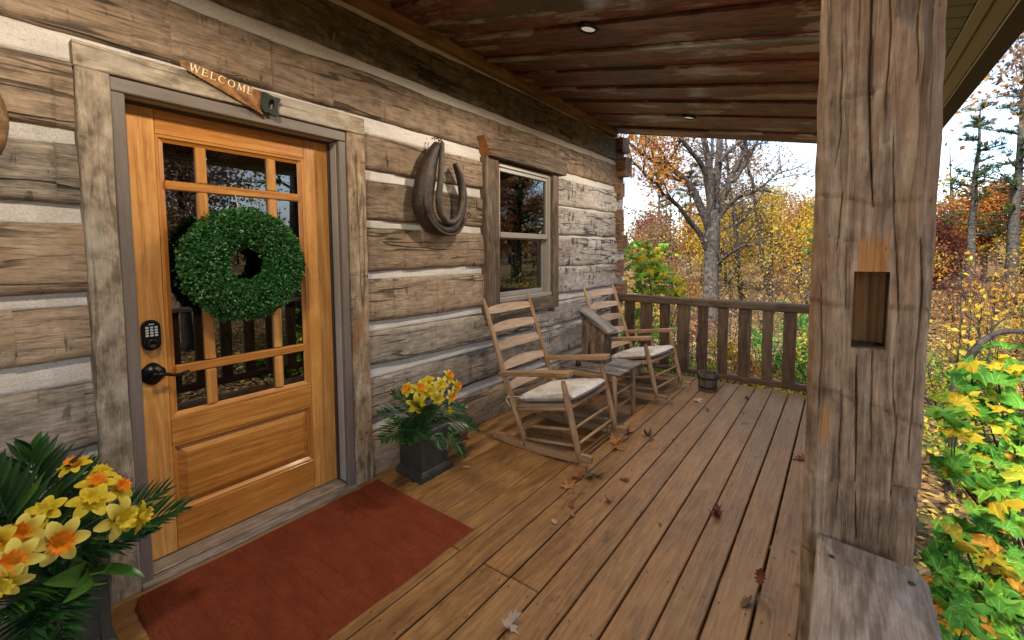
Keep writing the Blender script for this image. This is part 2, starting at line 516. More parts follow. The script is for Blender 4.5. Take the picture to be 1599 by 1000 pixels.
def ceil_weather(nt, col, v, fine):
    s1 = noi(nt, vmul(nt, v, (1.1, 3.4, 3.4)), 1.0, 5, .62)
    s2 = noi(nt, vmul(nt, vadd(nt, v, (9.0, 3.0, 1.0)), (1.6, 4.2, 4.2)), 1.0, 6, .62)
    s3 = noi(nt, vmul(nt, vadd(nt, v, (2.0, 7.0, 5.0)), (.9, 3.0, 3.0)), 1.0, 4, .6)
    col = mix(nt, mth(nt, 'MULTIPLY', smooth(nt, s1, .52, .60), .75), col, c4((.075, .075, .050)))
    col = mix(nt, mth(nt, 'MULTIPLY', smooth(nt, s3, .60, .68), .6), col, c4((.19, .075, .02)))
    ring_ = mth(nt, 'MULTIPLY', smooth(nt, s2, .555, .60), mth(nt, 'MULTIPLY_ADD', fine, 1.1, .1))
    return mix(nt, mth(nt, 'MULTIPLY', ring_, .8), col, c4((.46, .41, .37)))


CEILW = wood('old_painted_ceiling_board', (.052, .019, .012), (.145, .052, .031), (.25, .105, .062), along=2.5, across=30, ring=6, ringw=.2, crack=.4, knots=.25, rough=.52, bstr=.4, spec=.3, weather=ceil_weather, line=.5, mott=.7)
BATTEN = wood('pale_batten_wood', (.09, .085, .06), (.20, .19, .15), (.32, .30, .25), ring=5, crack=.5, knots=.3, bstr=.4, stain=(.12, .13, .09), stain_amt=.6)
m_, nt_ = new_mat('chinking_mortar')
v_ = nn(nt_, 'ShaderNodeTexCoord').outputs['Object']
k1_ = noi(nt_, vmul(nt_, v_, (1.0, .6, 1.6)), 5, 6, .7)
k2_ = noi(nt_, v_, 110, 4, .7)
k3_ = noi(nt_, vmul(nt_, v_, (1.0, .5, 3.0)), 9, 4, .6)
c_ = ramp(nt_, mth(nt_, 'MULTIPLY_ADD', mth(nt_, 'SUBTRACT', k2_, .5), .8, k1_), [(.25, (.42, .39, .355)), (.5, (.56, .53, .49)), (.75, (.64, .61, .57))])
kc_ = mth(nt_, 'SUBTRACT', 1.0, smooth(nt_, mth(nt_, 'ABSOLUTE', mth(nt_, 'SUBTRACT', noi(nt_, vmul(nt_, v_, (1, 2.2, 5)), 2.0, 4, .6), .5)), 0.0, .006), clamp=True)
c_ = mix(nt_, mth(nt_, 'MULTIPLY', kc_, mth(nt_, 'MULTIPLY', smooth(nt_, k1_, .48, .6), .6)), c_, c4((.16, .13, .10)))
finish(nt_, c_, .92, mth(nt_, 'MULTIPLY_ADD', k2_, .5, mth(nt_, 'MULTIPLY', k3_, 1.2)), .8, .008, .15)
CHINK = m_
CASING = wood('grey_painted_casing', (.12, .098, .085), (.168, .140, .122), (.215, .185, .163), ring=4, ringw=.1, crack=.05, knots=.0, rough=.5, bstr=.12, con=.5, line=.1)
JAMB = wood('pale_grey_jamb', (.25, .235, .22), (.34, .325, .31), (.42, .40, .385), ring=4, ringw=.1, crack=.05, knots=.0, rough=.45, bstr=.1, con=.5, line=.1)
RUBBER = plain('dark_weatherstrip', (.035, .018, .014), .6)
VINYL = plain('tan_vinyl', (.29, .262, .225), .4, .05, 10, .03)
BLACKM = plain('dark_bronze_metal', (.012, .010, .009), .32, .3, 60, .05, .6)
KEYS = plain('pale_keypad_button', (.42, .45, .50), .4, .1)
SCREW = plain('rusty_screw_metal', (.05, .035, .028), .5, .3, 200, .2, .6)
POTM = plain('grey_green_planter', (.040, .041, .031), .55, .25, 22, .15)
m_, nt_ = new_mat('rust_carpet')
v_ = nn(nt_, 'ShaderNodeTexCoord').outputs['Object']
p1_ = noi(nt_, v_, 170, 4, .8)
p2_ = noi(nt_, vmul(nt_, v_, (1.0, 2.2, 1.0)), 5.0, 5, .65)
p3_ = noi(nt_, v_, 60, 3, .7)
c_ = ramp(nt_, mth(nt_, 'MULTIPLY_ADD', mth(nt_, 'SUBTRACT', p1_, .5), 1.3, mth(nt_, 'MULTIPLY_ADD', mth(nt_, 'SUBTRACT', p2_, .5), .7, .5)), [(.15, (.13, .028, .013)), (.5, (.235, .052, .022)), (.85, (.34, .092, .040))])
c_ = mix(nt_, mth(nt_, 'MULTIPLY', smooth(nt_, mth(nt_, 'MULTIPLY_ADD', p2_, .6, p3_), .92, 1.05), .5), c_, c4((.06, .02, .012)))
gc_ = nn(nt_, 'ShaderNodeSeparateXYZ', {0: nn(nt_, 'ShaderNodeAttribute', attribute_name='gc').outputs['Vector']}).outputs
rb_ = mth(nt_, 'ABSOLUTE', mth(nt_, 'SUBTRACT', mth(nt_, 'FRACT', mth(nt_, 'MULTIPLY', gc_[1], 10.9)), .476))
rb_ = mth(nt_, 'SUBTRACT', 1.0, smooth(nt_, rb_, .0, .09), clamp=True)
c_ = mix(nt_, mth(nt_, 'MULTIPLY', rb_, .16), c_, c4((.10, .022, .012)))
finish(nt_, c_, .97, mth(nt_, 'MULTIPLY_ADD', p3_, .5, p1_), 1.0, .010, .05)
MATM = m_
CUSH = None
SOIL = plain('dark_soil', (.02, .015, .01), .9)
DARKROOM = plain('dark_interior', (.035, .026, .02), .8)
BLIND = plain('window_blind', (.35, .33, .28), .6)
OLIVE = plain('olive_soffit_paint', (.085, .080, .042), .45, .12, 12)
OLIVE2 = plain('olive_gutter_paint', (.16, .145, .095), .42, .1, 12)
GUTTER = plain('bronze_gutter_paint', (.095, .082, .062), .4, .1, 12)
ALU = plain('pale_drip_edge', (.42, .41, .39), .4)
LEATHER = plain('old_brown_leather', (.016, .010, .008), .58, .5, 13, 1.0, bdist=.014, col2=(.048, .025, .015))
LEATHER2 = plain('worn_olive_leather', (.026, .020, .014), .6, .4, 18, .9, bdist=.008, col2=(.085, .066, .044))
IRON = plain('dark_iron', (.025, .02, .018), .5, .3, 90, .3, .7)
SAWM = plain('rusty_saw_steel', (.13, .050, .013), .55, .4, 24, .5, .25, bdist=.002, col2=(.40, .19, .055))
SAWH = plain('black_green_saw_handle', (.010, .016, .012), .4)
LETTER = plain('cream_letter_paint', (.75, .70, .55), .6, .05)
PAILW = wood('bucket_wood', (.045, .032, .022), (.11, .08, .055), (.2, .15, .11), crack=.5, bstr=.4)
ROOFM = plain('roof_underlay', (.05, .04, .035), .9)

m_, nt_ = new_mat('clear_glass')
gl = nn(nt_, 'ShaderNodeBsdfGlass', {'Color': (.86, .89, .87, 1), 'Roughness': 0.0, 'IOR': 1.52})
tr_ = nn(nt_, 'ShaderNodeBsdfTransparent', {0: (.5, .52, .5, 1)})
gs_ = nn(nt_, 'ShaderNodeBsdfGlossy', {0: (1, 1, 1, 1), 1: 0.01})
fr_ = nn(nt_, 'ShaderNodeFresnel', {0: 2.1})
mx_ = nn(nt_, 'ShaderNodeMixShader', {0: fr_.outputs[0], 1: tr_.outputs[0], 2: gs_.outputs[0]})
nn(nt_, 'ShaderNodeOutputMaterial', {0: mx_.outputs[0]})
GLASS = m_

m_, nt_ = new_mat('lamp_lens')
em_ = nn(nt_, 'ShaderNodeEmission', {0: (1.0, .86, .62, 1), 1: .10})
nn(nt_, 'ShaderNodeOutputMaterial', {0: em_.outputs[0]})
LENS = m_

# cushion: soft cream cloth with brownish wear
m_, nt_ = new_mat('cream_cushion_cloth')
v_ = nn(nt_, 'ShaderNodeTexCoord').outputs['Object']
n1_ = noi(nt_, v_, 9, 4)
n2_ = noi(nt_, v_, 260, 3)
c_ = ramp(nt_, n1_, [(.35, (.50, .44, .38)), (.55, (.66, .62, .57)), (.76, (.40, .34, .285))])
finish(nt_, c_, .95, mth(nt_, 'MULTIPLY_ADD', n1_, 1.2, mth(nt_, 'MULTIPLY', n2_, .25)), .7, .012, .1)
CUSH = m_

# ------------------------------------------------------------------ deck
deck = struct('deck')
edges = [2.39, 2.245, 2.0965, 1.950, 1.807, 1.658, 1.506, 1.361, 1.212, 1.062, .916, .77, .624, .478, .332, .186, .04, -.02]
joints = {8: [1.383], 9: [-.3, 3.95], 7: [1.39], 10: [1.38], 5: [-.5], 12: [2.7], 14: [.6, 3.9]}
for i in range(len(edges) - 1):
    x1, x0 = edges[i], edges[i + 1]
    gap = .0055 if i in (0, 1, 2) else .0036
    if i > 9: gap = .0024
    ys = [-5.4] + joints.get(i, []) + [4.915 + random.uniform(-.006, .006)]  # near end runs on unseen behind the camera, extended with the sun-blocking roof
    for a, b in zip(ys[:-1], ys[1:]):
        mb = MB()
        dz = random.uniform(-.0015, .001)
        mb.bx(x0 + gap, x1 - gap, a + .002, b - .002, -.032 + dz, dz, .004, 1)
        mb.build('plank', DECKW, deck)
mb = MB()
mb.bx(-.02, 2.42, 4.85, 4.89, -.25, -.034, .004, 0)
mb.bx(2.33, 2.37, -5.4, 4.84, -.25, -.034, .004, 1)
mb.build('rim_joist', RAILW, deck)
mb = MB()
for y in np.arange(-5.3, 4.8, .42):
    mb.bx(.0, 2.32, y, y + .04, -.25, -.034, .003, 0)
mb.build('joist', RAILW, deck)

mb = MB()
for i in range(len(edges) - 2):
    for y in np.arange(-.36, 4.9, .42):
        for q in (.028, -.028):
            x = edges[i + 1] + q if q > 0 else edges[i] + q
            x += random.uniform(-.004, .004); yy_ = y + .02 + random.uniform(-.006, .006)
            vs_ = [(x + .0042 * math.cos(a_), yy_ + .0042 * math.sin(a_), .0012) for a_ in np.arange(0, 6.28, 1.047)]
            mb.add(vs_, [tuple(range(6))], vs_)
o_ = mb.build('screw_heads', SCREW, deck); o_['kind'] = 'stuff'

# ------------------------------------------------------------------ log wall
wall = thing('log_wall', 'hewn log cabin wall with pale chinking along the porch', 'log wall', (0, 0, 0))


def lerp(a, b, t):
    return a + (b - a) * t


def add_log(y0, y1, zb, zt, mat, seed, xo=0.0):
    zb = zb if hasattr(zb, '__len__') else (zb, zb)
    zt = zt if hasattr(zt, '__len__') else (zt, zt)
    rnd = random.Random(seed)
    n = max(4, int((y1 - y0) / .022))
    # hewing facets along the log
    cuts, y = [], y0
    while y < y1:
        cuts.append((y, rnd.uniform(-.006, .006), rnd.uniform(-.03, .03), rnd.uniform(-.012, .012), rnd.uniform(-.015, .015)))
        y += rnd.uniform(.10, .42)
    ts = [-1, -.97, -.9, -.75, -.55, -.3, -.05, .2, .45, .68, .86, .96, 1]
    vs_, gs, fs = [], [], []
    so = seed * 3.17
    go = (rnd.uniform(0, 60), rnd.uniform(0, 60), rnd.uniform(0, 60))
    rows = None
    ylist = sorted([y0 + (y1 - y0) * i / n for i in range(n + 1)] + [c[0] + e for c in cuts[1:] if c[0] < y1 - .01 for e in (-.0012, .0004)])
    n = len(ylist) - 1
    for i in range(n + 1):
        yy = ylist[i]
        u = (yy - y0) / (y1 - y0)
        k = 0
        while k + 1 < len(cuts) and cuts[k + 1][0] <= yy: k += 1
        cy, co, cs, ct, ce = cuts[k]
        b = lerp(zb[0], zb[1], u) + .011 * noise.noise(Vector((yy * 1.7, so, .3))) + .006 * noise.noise(Vector((yy * 7.0, so, 4.3)))
        t = lerp(zt[0], zt[1], u) + .011 * noise.noise(Vector((yy * 1.7, so, 9.3))) + .006 * noise.noise(Vector((yy * 7.0, so, 14.3)))
        prof = [(b - .016, -.16), (b - .012, -.10)]
        for q in ts:
            z = lerp(b, t, (q + 1) / 2)
            x = -.020 + xo - .022 * abs(q) ** 18
            x += co + cs * (yy - cy - .12) * .6 + ct * q * .6
            x += .006 * noise.noise(Vector((yy * 2.1, z * 6, so))) + .003 * noise.noise(Vector((yy * 9, z * 22, so)))
            prof.append((z, x))
        prof += [(t + .012, -.10), (t + .016, -.16)]
        rows = len(prof)
        for z, x in prof:
            vs_.append((x, yy, z))
            gs.append((yy + go[0], z + go[1], x + go[2]))
    for i in range(n):
        for j in range(rows - 1):
            a = i * rows + j
            fs.append((a, a + rows, a + rows + 1, a + 1))
    fs.append(tuple(range(rows))[::-1])
    fs.append(tuple(n * rows + k for k in range(rows)))
    mb = MB()
    mb.add(vs_, fs, gs, 0, True)
    mb.s = [True] * (len(fs) - 2) + [False, False]
    return mb.build('log', mat, wall)


def add_chink(y0, y1, zb, zt, seed):
    zb = zb if hasattr(zb, '__len__') else (zb, zb)
    zt = zt if hasattr(zt, '__len__') else (zt, zt)
    mb = MB()
    n = max(2, int((y1 - y0) / .06))

    def f(u, w):
        y = lerp(y0, y1, u)
        b, t = lerp(zb[0], zb[1], u) - .02, lerp(zt[0], zt[1], u) + .02
        z = lerp(b, t, w)
        x = -.047 + .006 * noise.noise(Vector((y * 2.2, z * 8, seed))) + .0025 * noise.noise(Vector((y * 14, z * 20, seed))) - .012 * (w - .5)
        if w in (0, 1): x = -.13
        return (x, y, z)
    mb.grid(f, n, 7, lambda u, w: (lerp(y0, y1, u), w * .1, 0))
    mb.build('chinking', CHINK, wall)


YL, YR = -5.5, 5.37  # left end carried far behind the camera, unseen, to keep sun off the porch
segs = [
    # y0, y1, zb, zt, mat
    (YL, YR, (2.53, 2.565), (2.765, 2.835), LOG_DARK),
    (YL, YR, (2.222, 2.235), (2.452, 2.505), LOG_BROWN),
    # left of the door
    (YL, .40, 1.874, 2.122, LOG_TAN), (YL, .40, 1.588, 1.81, LOG_GREY), (YL, .40, 1.253, 1.51, LOG_TAN), (YL, .40, 1.003, 1.208, LOG_TAN),
    (YL, .40, .648, .90, LOG_GREY), (YL, .40, .30, .605, LOG_GREY), (YL, .40, -.16, .255, LOG_BROWN),
    # between door and window
    (1.44, 2.68, (1.905, 1.922), 2.128, LOG_BROWN), (1.44, 2.68, (1.598, 1.608), (1.853, 1.838), LOG_BROWN), (1.44, 2.68, (1.284, 1.300), 1.554, LOG_BROWN),
    (1.44, 2.68, (.972, .962), (1.239, 1.233), LOG_TAN),
    # right of the window
    (3.60, YR, (1.876, 1.915), (2.150, 2.175), LOG_PALE), (3.60, YR, (1.578, 1.596), (1.858, 1.880), LOG_PALE), (3.60, YR, (1.262, 1.246), 1.560, LOG_PALE),
    (3.60, YR, (.972, .968), 1.236, LOG_PALE),
]
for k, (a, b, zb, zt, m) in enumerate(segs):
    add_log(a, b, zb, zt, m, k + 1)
# the low logs run from the door to the corner; their sheltered half is browner than the end near the open side
for k, (zb, zt, m1, m2) in enumerate([((.698, .66), (.912, .885), LOG_GREY, LOG_PALE), ((.358, .338), (.612, .60), LOG_GREY, LOG_PALE), ((-.16, -.16), (.268, .250), LOG_TAN, LOG_GREY)]):
    add_log(1.44, 3.30 + .12 * k, zb, zt, m1, 40 + k)
    add_log(3.304 + .12 * k, YR, (zb[1], zb[1]), (zt[1], zt[1] + .02), m2, 50 + k)
for k, (a, b, zb, zt) in enumerate([
        (YL, YR, (2.765, 2.835), (2.84, 2.88)), (YL, YR, (2.452, 2.505), (2.53, 2.565)), (YL, .40, 2.122, 2.222), (.40, 1.45, 2.16, 2.222), (1.44, 2.68, 2.128, 2.225),
        (YL, .40, 1.81, 1.874), (YL, .40, 1.51, 1.588), (YL, .40, 1.208, 1.253), (YL, .40, .90, 1.003), (YL, .40, .605, .648), (YL, .40, .255, .30),
        (1.44, 2.68, (1.853, 1.838), (1.905, 1.922)), (1.44, 2.68, 1.554, (1.598, 1.608)), (1.44, 2.68, (1.239, 1.233), (1.284, 1.300)),
        (1.44, YR, (.912, .90), (.972, .965)), (1.44, YR, (.612, .61), (.698, .66)), (1.44, YR, (.268, .262), (.358, .338)),
        (3.60, YR, (2.150, 2.175), 2.235), (3.60, YR, (1.858, 1.88), (1.876, 1.915)), (3.60, YR, 1.560, (1.578, 1.596)), (3.60, YR, 1.236, (1.262, 1.246))]):
    add_chink(a, b, zb, zt, k * 5.1)
mb = MB()
for q in [(-5.5, .36, -.2, 2.95), (1.50, 2.70, -.2, 2.95), (3.66, 5.30, -.2, 2.95), (.362, 1.498, 2.12, 2.95), (2.702, 3.658, 2.16, 2.95), (2.702, 3.658, -.2, .95)]:
    mb.bx(-.24, -.165, q[0], q[1], q[2], q[3], .001, 1)
mb.build('wall_light_stop', DARKROOM, wall)  # unseen backing slab added so no light leaks through the wall
# ends of the side wall's logs showing between the front logs at the corner
for (z0, z1, y0, y1, x1) in [(2.66, 2.86, 5.13, 5.36, .055), (2.36, 2.615, 5.145, 5.385, .085), (2.09, 2.285, 5.12, 5.28, .035), (1.65, 1.955, 5.115, 5.27, .035),
                             (1.43, 1.625, 5.15, 5.36, .045), (1.10, 1.31, 5.13, 5.28, .04), (.84, 1.00, 5.16, 5.37, .05)]:
    mb = MB()
    y0 += .02; 
    sk = random.uniform(-.03, .03)
    mb.prism([(y0, z0), (y1, z0 + .02), (y1 - .01 + sk * .3, z1), (y0 + abs(sk) * .6, z1 - .015)], -.12, x1, Matrix(((0, 0, 1, 0), (1, 0, 0, 0), (0, 1, 0, 0), (0, 0, 0, 1))), 2)
    mb.build('log_end', LOG_END, wall)
# dark pegs / nail holes are left to the material; wood strip under the ceiling
mb = MB()
mb.bx(-.06, .012, YL, 5.10, 2.845, 2.93, .004, 1)
mb.build('ceiling_moulding', MOULD, wall)

room = MB()
room.bx(-3.3, -3.2, -5.6, 5.3, -.1, 3.0); room.bx(-3.2, -.26, -5.6, 5.3, -.12, -.02); room.bx(-3.2, -.26, -5.6, 5.3, 2.95, 3.05)
room.bx(-3.2, -.26, -5.7, -5.6, -.02, 2.95); room.bx(-3.2, -.26, 5.3, 5.4, -.02, 2.95)
tag(room.build('interior_room', DARKROOM), kind='structure')

# ------------------------------------------------------------------ porch roof seen from below
roof = struct('porch_roof')
SL = .2085
ANG = math.atan(SL)


def zc(x): return 2.921 - SL * x


RX = Matrix.Rotation(ANG, 4, 'Y')
RX.translation = Vector((0, 0, 2.921))
cs_ = math.cos(ANG)
yb = [-5.5, -5.2, -4.88, -4.55, -4.22, -3.9, -3.6, -3.28, -2.95, -2.64, -2.33, -2.02, -1.71, -1.4, -1.1, -.78, -.47, -.15, .17, .48, .8, 1.1, 1.42, 1.74, 2.072, 2.23, 2.378, 2.605, 2.81, 2.97, 3.2, 3.372, 3.62, 3.79, 3.95, 4.26, 4.58, 4.9, 5.2]  # rows behind the camera are unseen, added to shade the porch floor from sun
for k in range(len(yb) - 1):
    a, b = yb[k], yb[k + 1]
    s1, s2 = random.random() * 50, random.random() * 50
    lo, hi = [], []
    for i in range(15):
        x = .0 + 2.62 * i / 14
        lo.append((x / cs_, a + .005 + .008 * abs(noise.noise(Vector((x * 2, s1, 0))))))
        hi.append((x / cs_, b - .005 - .008 * abs(noise.noise(Vector((x * 2, s2, 0))))))
    mb = MB()
    dz = (-.010 if k % 2 else .010) + random.uniform(-.003, .003)
    mb.prism(lo + hi[::-1], dz, dz + .022, RX, 0)
    mb.build('plank', CEILW, roof)
mb = MB()
mb.cbox(RX @ Vector((1.31 / cs_, 2.632, -.010)), (2.56 / cs_, .05, .016), .003, RX.to_3x3(), 0)
mb.build('batten', BATTEN, roof)
mb = MB()
mb.cbox(RX @ Vector((1.31 / cs_, 5.212, .03)), (2.75 / cs_, .022, .09), .003, RX.to_3x3(), 0)
mb.build('end_board', CEILW, roof)
for k in range(97):
    y = -5.5 + k * .11
    mb = MB()
    mb.cbox(RX @ Vector((2.667 / cs_, y + .055, .004)), (.092 / cs_, .104, .012), .003, RX.to_3x3(), 0)
    mb.build('soffit_slat', OLIVE, roof)
mb = MB()
mb.cbox(RX @ Vector((2.736 / cs_, -.15, .0)), (.044, 10.7, .02), .003, RX.to_3x3(), 1)
mb.build('frieze_strip', OLIVE2, roof)
mb = MB()
mb.bx(2.760, 2.828, -5.5, 5.2, 2.335, 2.445, .006, 1)
mb.build('gutter', GUTTER, roof)
mb = MB()
mb.bx(2.8285, 2.834, -5.5, 5.2, 2.333, 2.45, .001, 1)
mb.build('drip_edge', ALU, roof)
mb = MB()
mb.cbox(RX @ Vector((1.2, -.15, .10)), (3.6, 10.75, .06), .003, RX.to_3x3(), 0)
mb.build('roof_deck', ROOFM, roof)  # unseen slab added over the planks to block the sky

# recessed lamps in the ceiling: two show in the photograph, a third of the same row is over the door mat
for k, (y, lab) in enumerate([(2.272, 'round recessed ceiling lamp with pale lens, the nearer and larger one'),
                              (4.294, 'round recessed ceiling lamp near the far end above the railing'),
                              (.25, 'recessed ceiling lamp above the red doormat')]):
    t = thing('ceiling_lamp', lab, 'ceiling lamp', (1.105, y, zc(1.105)), 'recessed lamps along the porch ceiling')
    Mx = RX.to_3x3().to_4x4()
    Mx.translation = Vector((1.105, y, zc(1.105) - .012))
    mb = MB()
    mb.lathe([(.062, .02), (.064, -.004), (.058, -.008), (.046, -.006), (.044, .012)], 28, Mx)
    mb.build('trim_ring', BLACKM, t)
    mb = MB()
    mb.lathe([(.0455, .002), (.03, -.001), (.0, -.002)], 24, Mx)
    mb.build('lens', LENS, t)
    L = bpy.data.lights.new('ceiling_lamp_light', 'SPOT')
    L.energy = LAMP_W
    L.color = (1.0, .86, .68)
    L.spot_size = R(180)
    L.spot_blend = .35
    L.shadow_soft_size = .06
    lo = bpy.data.objects.new('ceiling_lamp_light', L)
    COL.objects.link(lo)
    lo.parent = t
    lo.location = (0, 0, -.07)

# ------------------------------------------------------------------ door frame
df = thing('door_frame', 'rough grey barn-board surround with brown-grey casing around the front door', 'door frame', (0, .93, 0))


def rough_board(x0, x1, y0, y1, z0, z1, ax, name, mat, parent, amp=.004, slant=0.0):
    """a sawn board whose edges and face wander a little"""
    mb = MB()
    L = (y1 - y0) if ax == 1 else (z1 - z0)
    n = max(3, int(L / .05))
    sd_ = random.random() * 90
    go = (random.uniform(0, 50), random.uniform(0, 50), random.uniform(0, 50))
    vs_, gs, fs = [], [], []
    for i in range(n + 1):
        u = i / n
        w0 = amp * noise.noise(Vector((u * L * 3, sd_, 1)))
        w1 = amp * noise.noise(Vector((u * L * 3, sd_, 7)))
        wf = amp * .6 * noise.noise(Vector((u * L * 2, sd_, 13)))
        c = .004
        if ax == 1:
            y = lerp(y0, y1, u)
            ring_ = [(x0, y, z0 + w0), (x1 + wf - c, y, z0 + w0), (x1 + wf, y, z0 + w0 + c), (x1 + wf, y, z1 + w1 - c), (x1 + wf - c, y, z1 + w1), (x0, y, z1 + w1)]
        else:
            z = lerp(z0, z1, u)
            ring_ = [(x0, y0 + w0, z), (x1 + wf - c, y0 + w0, z), (x1 + wf, y0 + w0 + c, z), (x1 + wf, y1 + w1 - c, z), (x1 + wf - c, y1 + w1, z), (x0, y1 + w1, z)]
        for p in ring_:
            vs_.append(p)
            a = p[ax]
            b = p[2] if ax == 1 else p[1]
            gs.append((a + go[0], b + go[1], p[0] + go[2]))
    for i in range(n):
        for j in range(6):
            a, b = i * 6 + j, i * 6 + (j + 1) % 6
            q = (a, a + 6, b + 6, b)
            fs.append(q if ax == 1 else q[::-1])
    fs.append(tuple(range(6)) if ax == 1 else tuple(range(6))[::-1])
    e = tuple(n * 6 + k for k in range(6))
    fs.append(e[::-1] if ax == 1 else e)
    mb.add(vs_, fs, gs)
    return mb.build(name, mat, parent)


rough_board(-.06, .018, .334, 1.528, 2.096, 2.190, 1, 'trim_board', TRIM, df)
rough_board(-.06, .016, .336, .4295, .002, 2.0935, 2, 'trim_board', TRIM, df)
rough_board(-.06, .016, 1.4195, 1.531, .002, 2.0935, 2, 'trim_board', TRIM_RUST, df)
mb = MB(); mb.bx(-.035, .002, .431, .474, .0, 2.036, .004, 2); mb.build('casing', CASING, df)
mb = MB(); mb.bx(-.035, .002, 1.374, 1.418, .0, 2.036, .004, 2); mb.build('casing', CASING, df)
mb = MB(); mb.bx(-.035, .002, .431, 1.418, 2.0385, 2.094, .004, 1); mb.build('casing', CASING, df)
mb = MB(); mb.bx(-.17, -.0365, .431, .4735, .03, 2.037, .003, 2); mb.build('jamb', JAMB, df)
mb = MB(); mb.bx(-.17, -.0365, 1.3745, 1.417, .03, 2.037, .003, 2); mb.build('jamb', JAMB, df)
mb = MB(); mb.bx(-.17, -.0365, .475, 1.373, 2.0375, 2.09, .003, 1); mb.build('head_jamb', JAMB, df)
mb = MB()
mb.bx(-.107, -.092, 1.360, 1.3735, .036, 2.0365, .002, 2); mb.bx(-.107, -.092, .4745, .482, .036, 2.0365, .002, 2); mb.bx(-.107, -.085, .483, 1.359, 2.026, 2.0365, .002, 1)
mb.build('weatherstrip', RUBBER, df)
mb = MB()
mb.bx(-.17, .028, .432, 1.417, -.03, .016, .004, 1); mb.bx(-.165, -.02, .476, 1.372, .0165, .028, .004, 1)
mb.build('threshold', CAPW, df)

# ------------------------------------------------------------------ front door
door = thing('front_door', 'honey-varnished wooden front door with nine glass panes and one lower panel', 'door', (-.13, .92, .03))
DX0, DX1 = -.155, -.110
for (y0, y1) in ((.476, .586), (1.229, 1.3725)):
    mb = MB(); mb.bx(DX0, DX1, y0, y1, .034, 2.034, .002, 2); mb.build('stile', DOORW, door)
for (z0, z1) in ((1.924, 2.034), (.530, .645), (.034, .205)):
    mb = MB(); mb.bx(DX0, DX1 - .0005, .5875, 1.2275, z0, z1, .002, 1); mb.build('rail', DOORW2, door)
# sloped sticking around the glass and round the panel


def sticking(y0, y1, z0, z1, w, xf, xb, name, mat):
    mb = MB()
    o = [(y0, z0), (y1, z0), (y1, z1), (y0, z1)]
    i_ = [(y0 + w, z0 + w), (y1 - w, z0 + w), (y1 - w, z1 - w), (y0 + w, z1 - w)]
    m_ = [(lerp(a[0], b[0], .4), lerp(a[1], b[1], .4)) for a, b in zip(o, i_)]
    for k in range(4):
        j = (k + 1) % 4
        ax = 1 if k % 2 == 0 else 2
        vs_ = []
        for (p, x) in ((o[k], xf), (m_[k], xf - .001), (m_[k], xf - .006), (i_[k], xb), (o[j], xf), (m_[j], xf - .001), (m_[j], xf - .006), (i_[j], xb)):
            vs_.append((x, p[0], p[1]))
        rr = random.uniform(0, 50)
        gs = [((v[ax]) + rr, v[3 - ax], v[0]) for v in vs_]
        mb.add(vs_, [(0, 4, 5, 1), (1, 5, 6, 2), (2, 6, 7, 3)], gs)
    return mb.build(name, mat, door)


sticking(.5868, 1.2282, .6458, 1.9232, .030, -.1115, -.128, 'glass_bead', DOORW2)
sticking(.5868, 1.2282, .2058, .5292, .022, -.1115, -.130, 'panel_bead', DOORW2)
ycol = [(.6165, .732), (.776, 1.040), (1.086, 1.1985)]
zrow = [(.6755, .845), (.893, 1.685), (1.728, 1.8935)]
for y in (.754, 1.063):
    for (z0, z1) in zrow:
        mb = MB(); mb.bx(-.150, -.1165, y - .0215, y + .0215, z0 - .0005, z1 + .0005, .005, 2); mb.build('muntin', DOORW, door)
for z in (.869, 1.7065):
    mb = MB(); mb.bx(-.150, -.1155, .6155, 1.1995, z - .0205, z + .0205, .005, 1); mb.build('muntin', DOORW2, door)
for (y0, y1) in ycol:
    for (z0, z1) in zrow:
        mb = MB(); mb.bx(-.136, -.1335, y0 - .004, y1 + .004, z0 - .004, z1 + .004, .0005, 1); mb.build('pane', GLASS, door)
mb = MB()
mb.bx(-.146, -.133, .605, 1.21, .224, .511, .001, 1)
o = [(.609, .228), (1.206, .228), (1.206, .507), (.609, .507)]
i_ = [(.640, .259), (1.175, .259), (1.175, .476), (.640, .476)]
vs_ = [(-.1325, p[0], p[1]) for p in o] + [(-.117, p[0], p[1]) for p in i_]
mb.add(vs_, [(0, 1, 5, 4), (1, 2, 6, 5), (2, 3, 7, 6), (3, 0, 4, 7), (4, 5, 6, 7)], [(v[1] + 3, v[2] + 9, v[0]) for v in vs_])
mb.build('raised_panel', DOORW2, door)
# keypad lock
YZ = Matrix(((0, 0, 1, 0), (1, 0, 0, 0), (0, 1, 0, 0), (0, 0, 0, 1)))     # local xy -> world yz, local z -> world x


def stadium(w, h, n=10):
    r = w / 2
    pts = [(r * math.cos(PI * k / n), h / 2 - r + r * math.sin(PI * k / n)) for k in range(n + 1)]
    return pts + [(-r * math.cos(PI * k / n), -(h / 2 - r) - r * math.sin(PI * k / n)) for k in range(n + 1)]


def T4(x, y, z):
    return Matrix.Translation(Vector((x, y, z)))


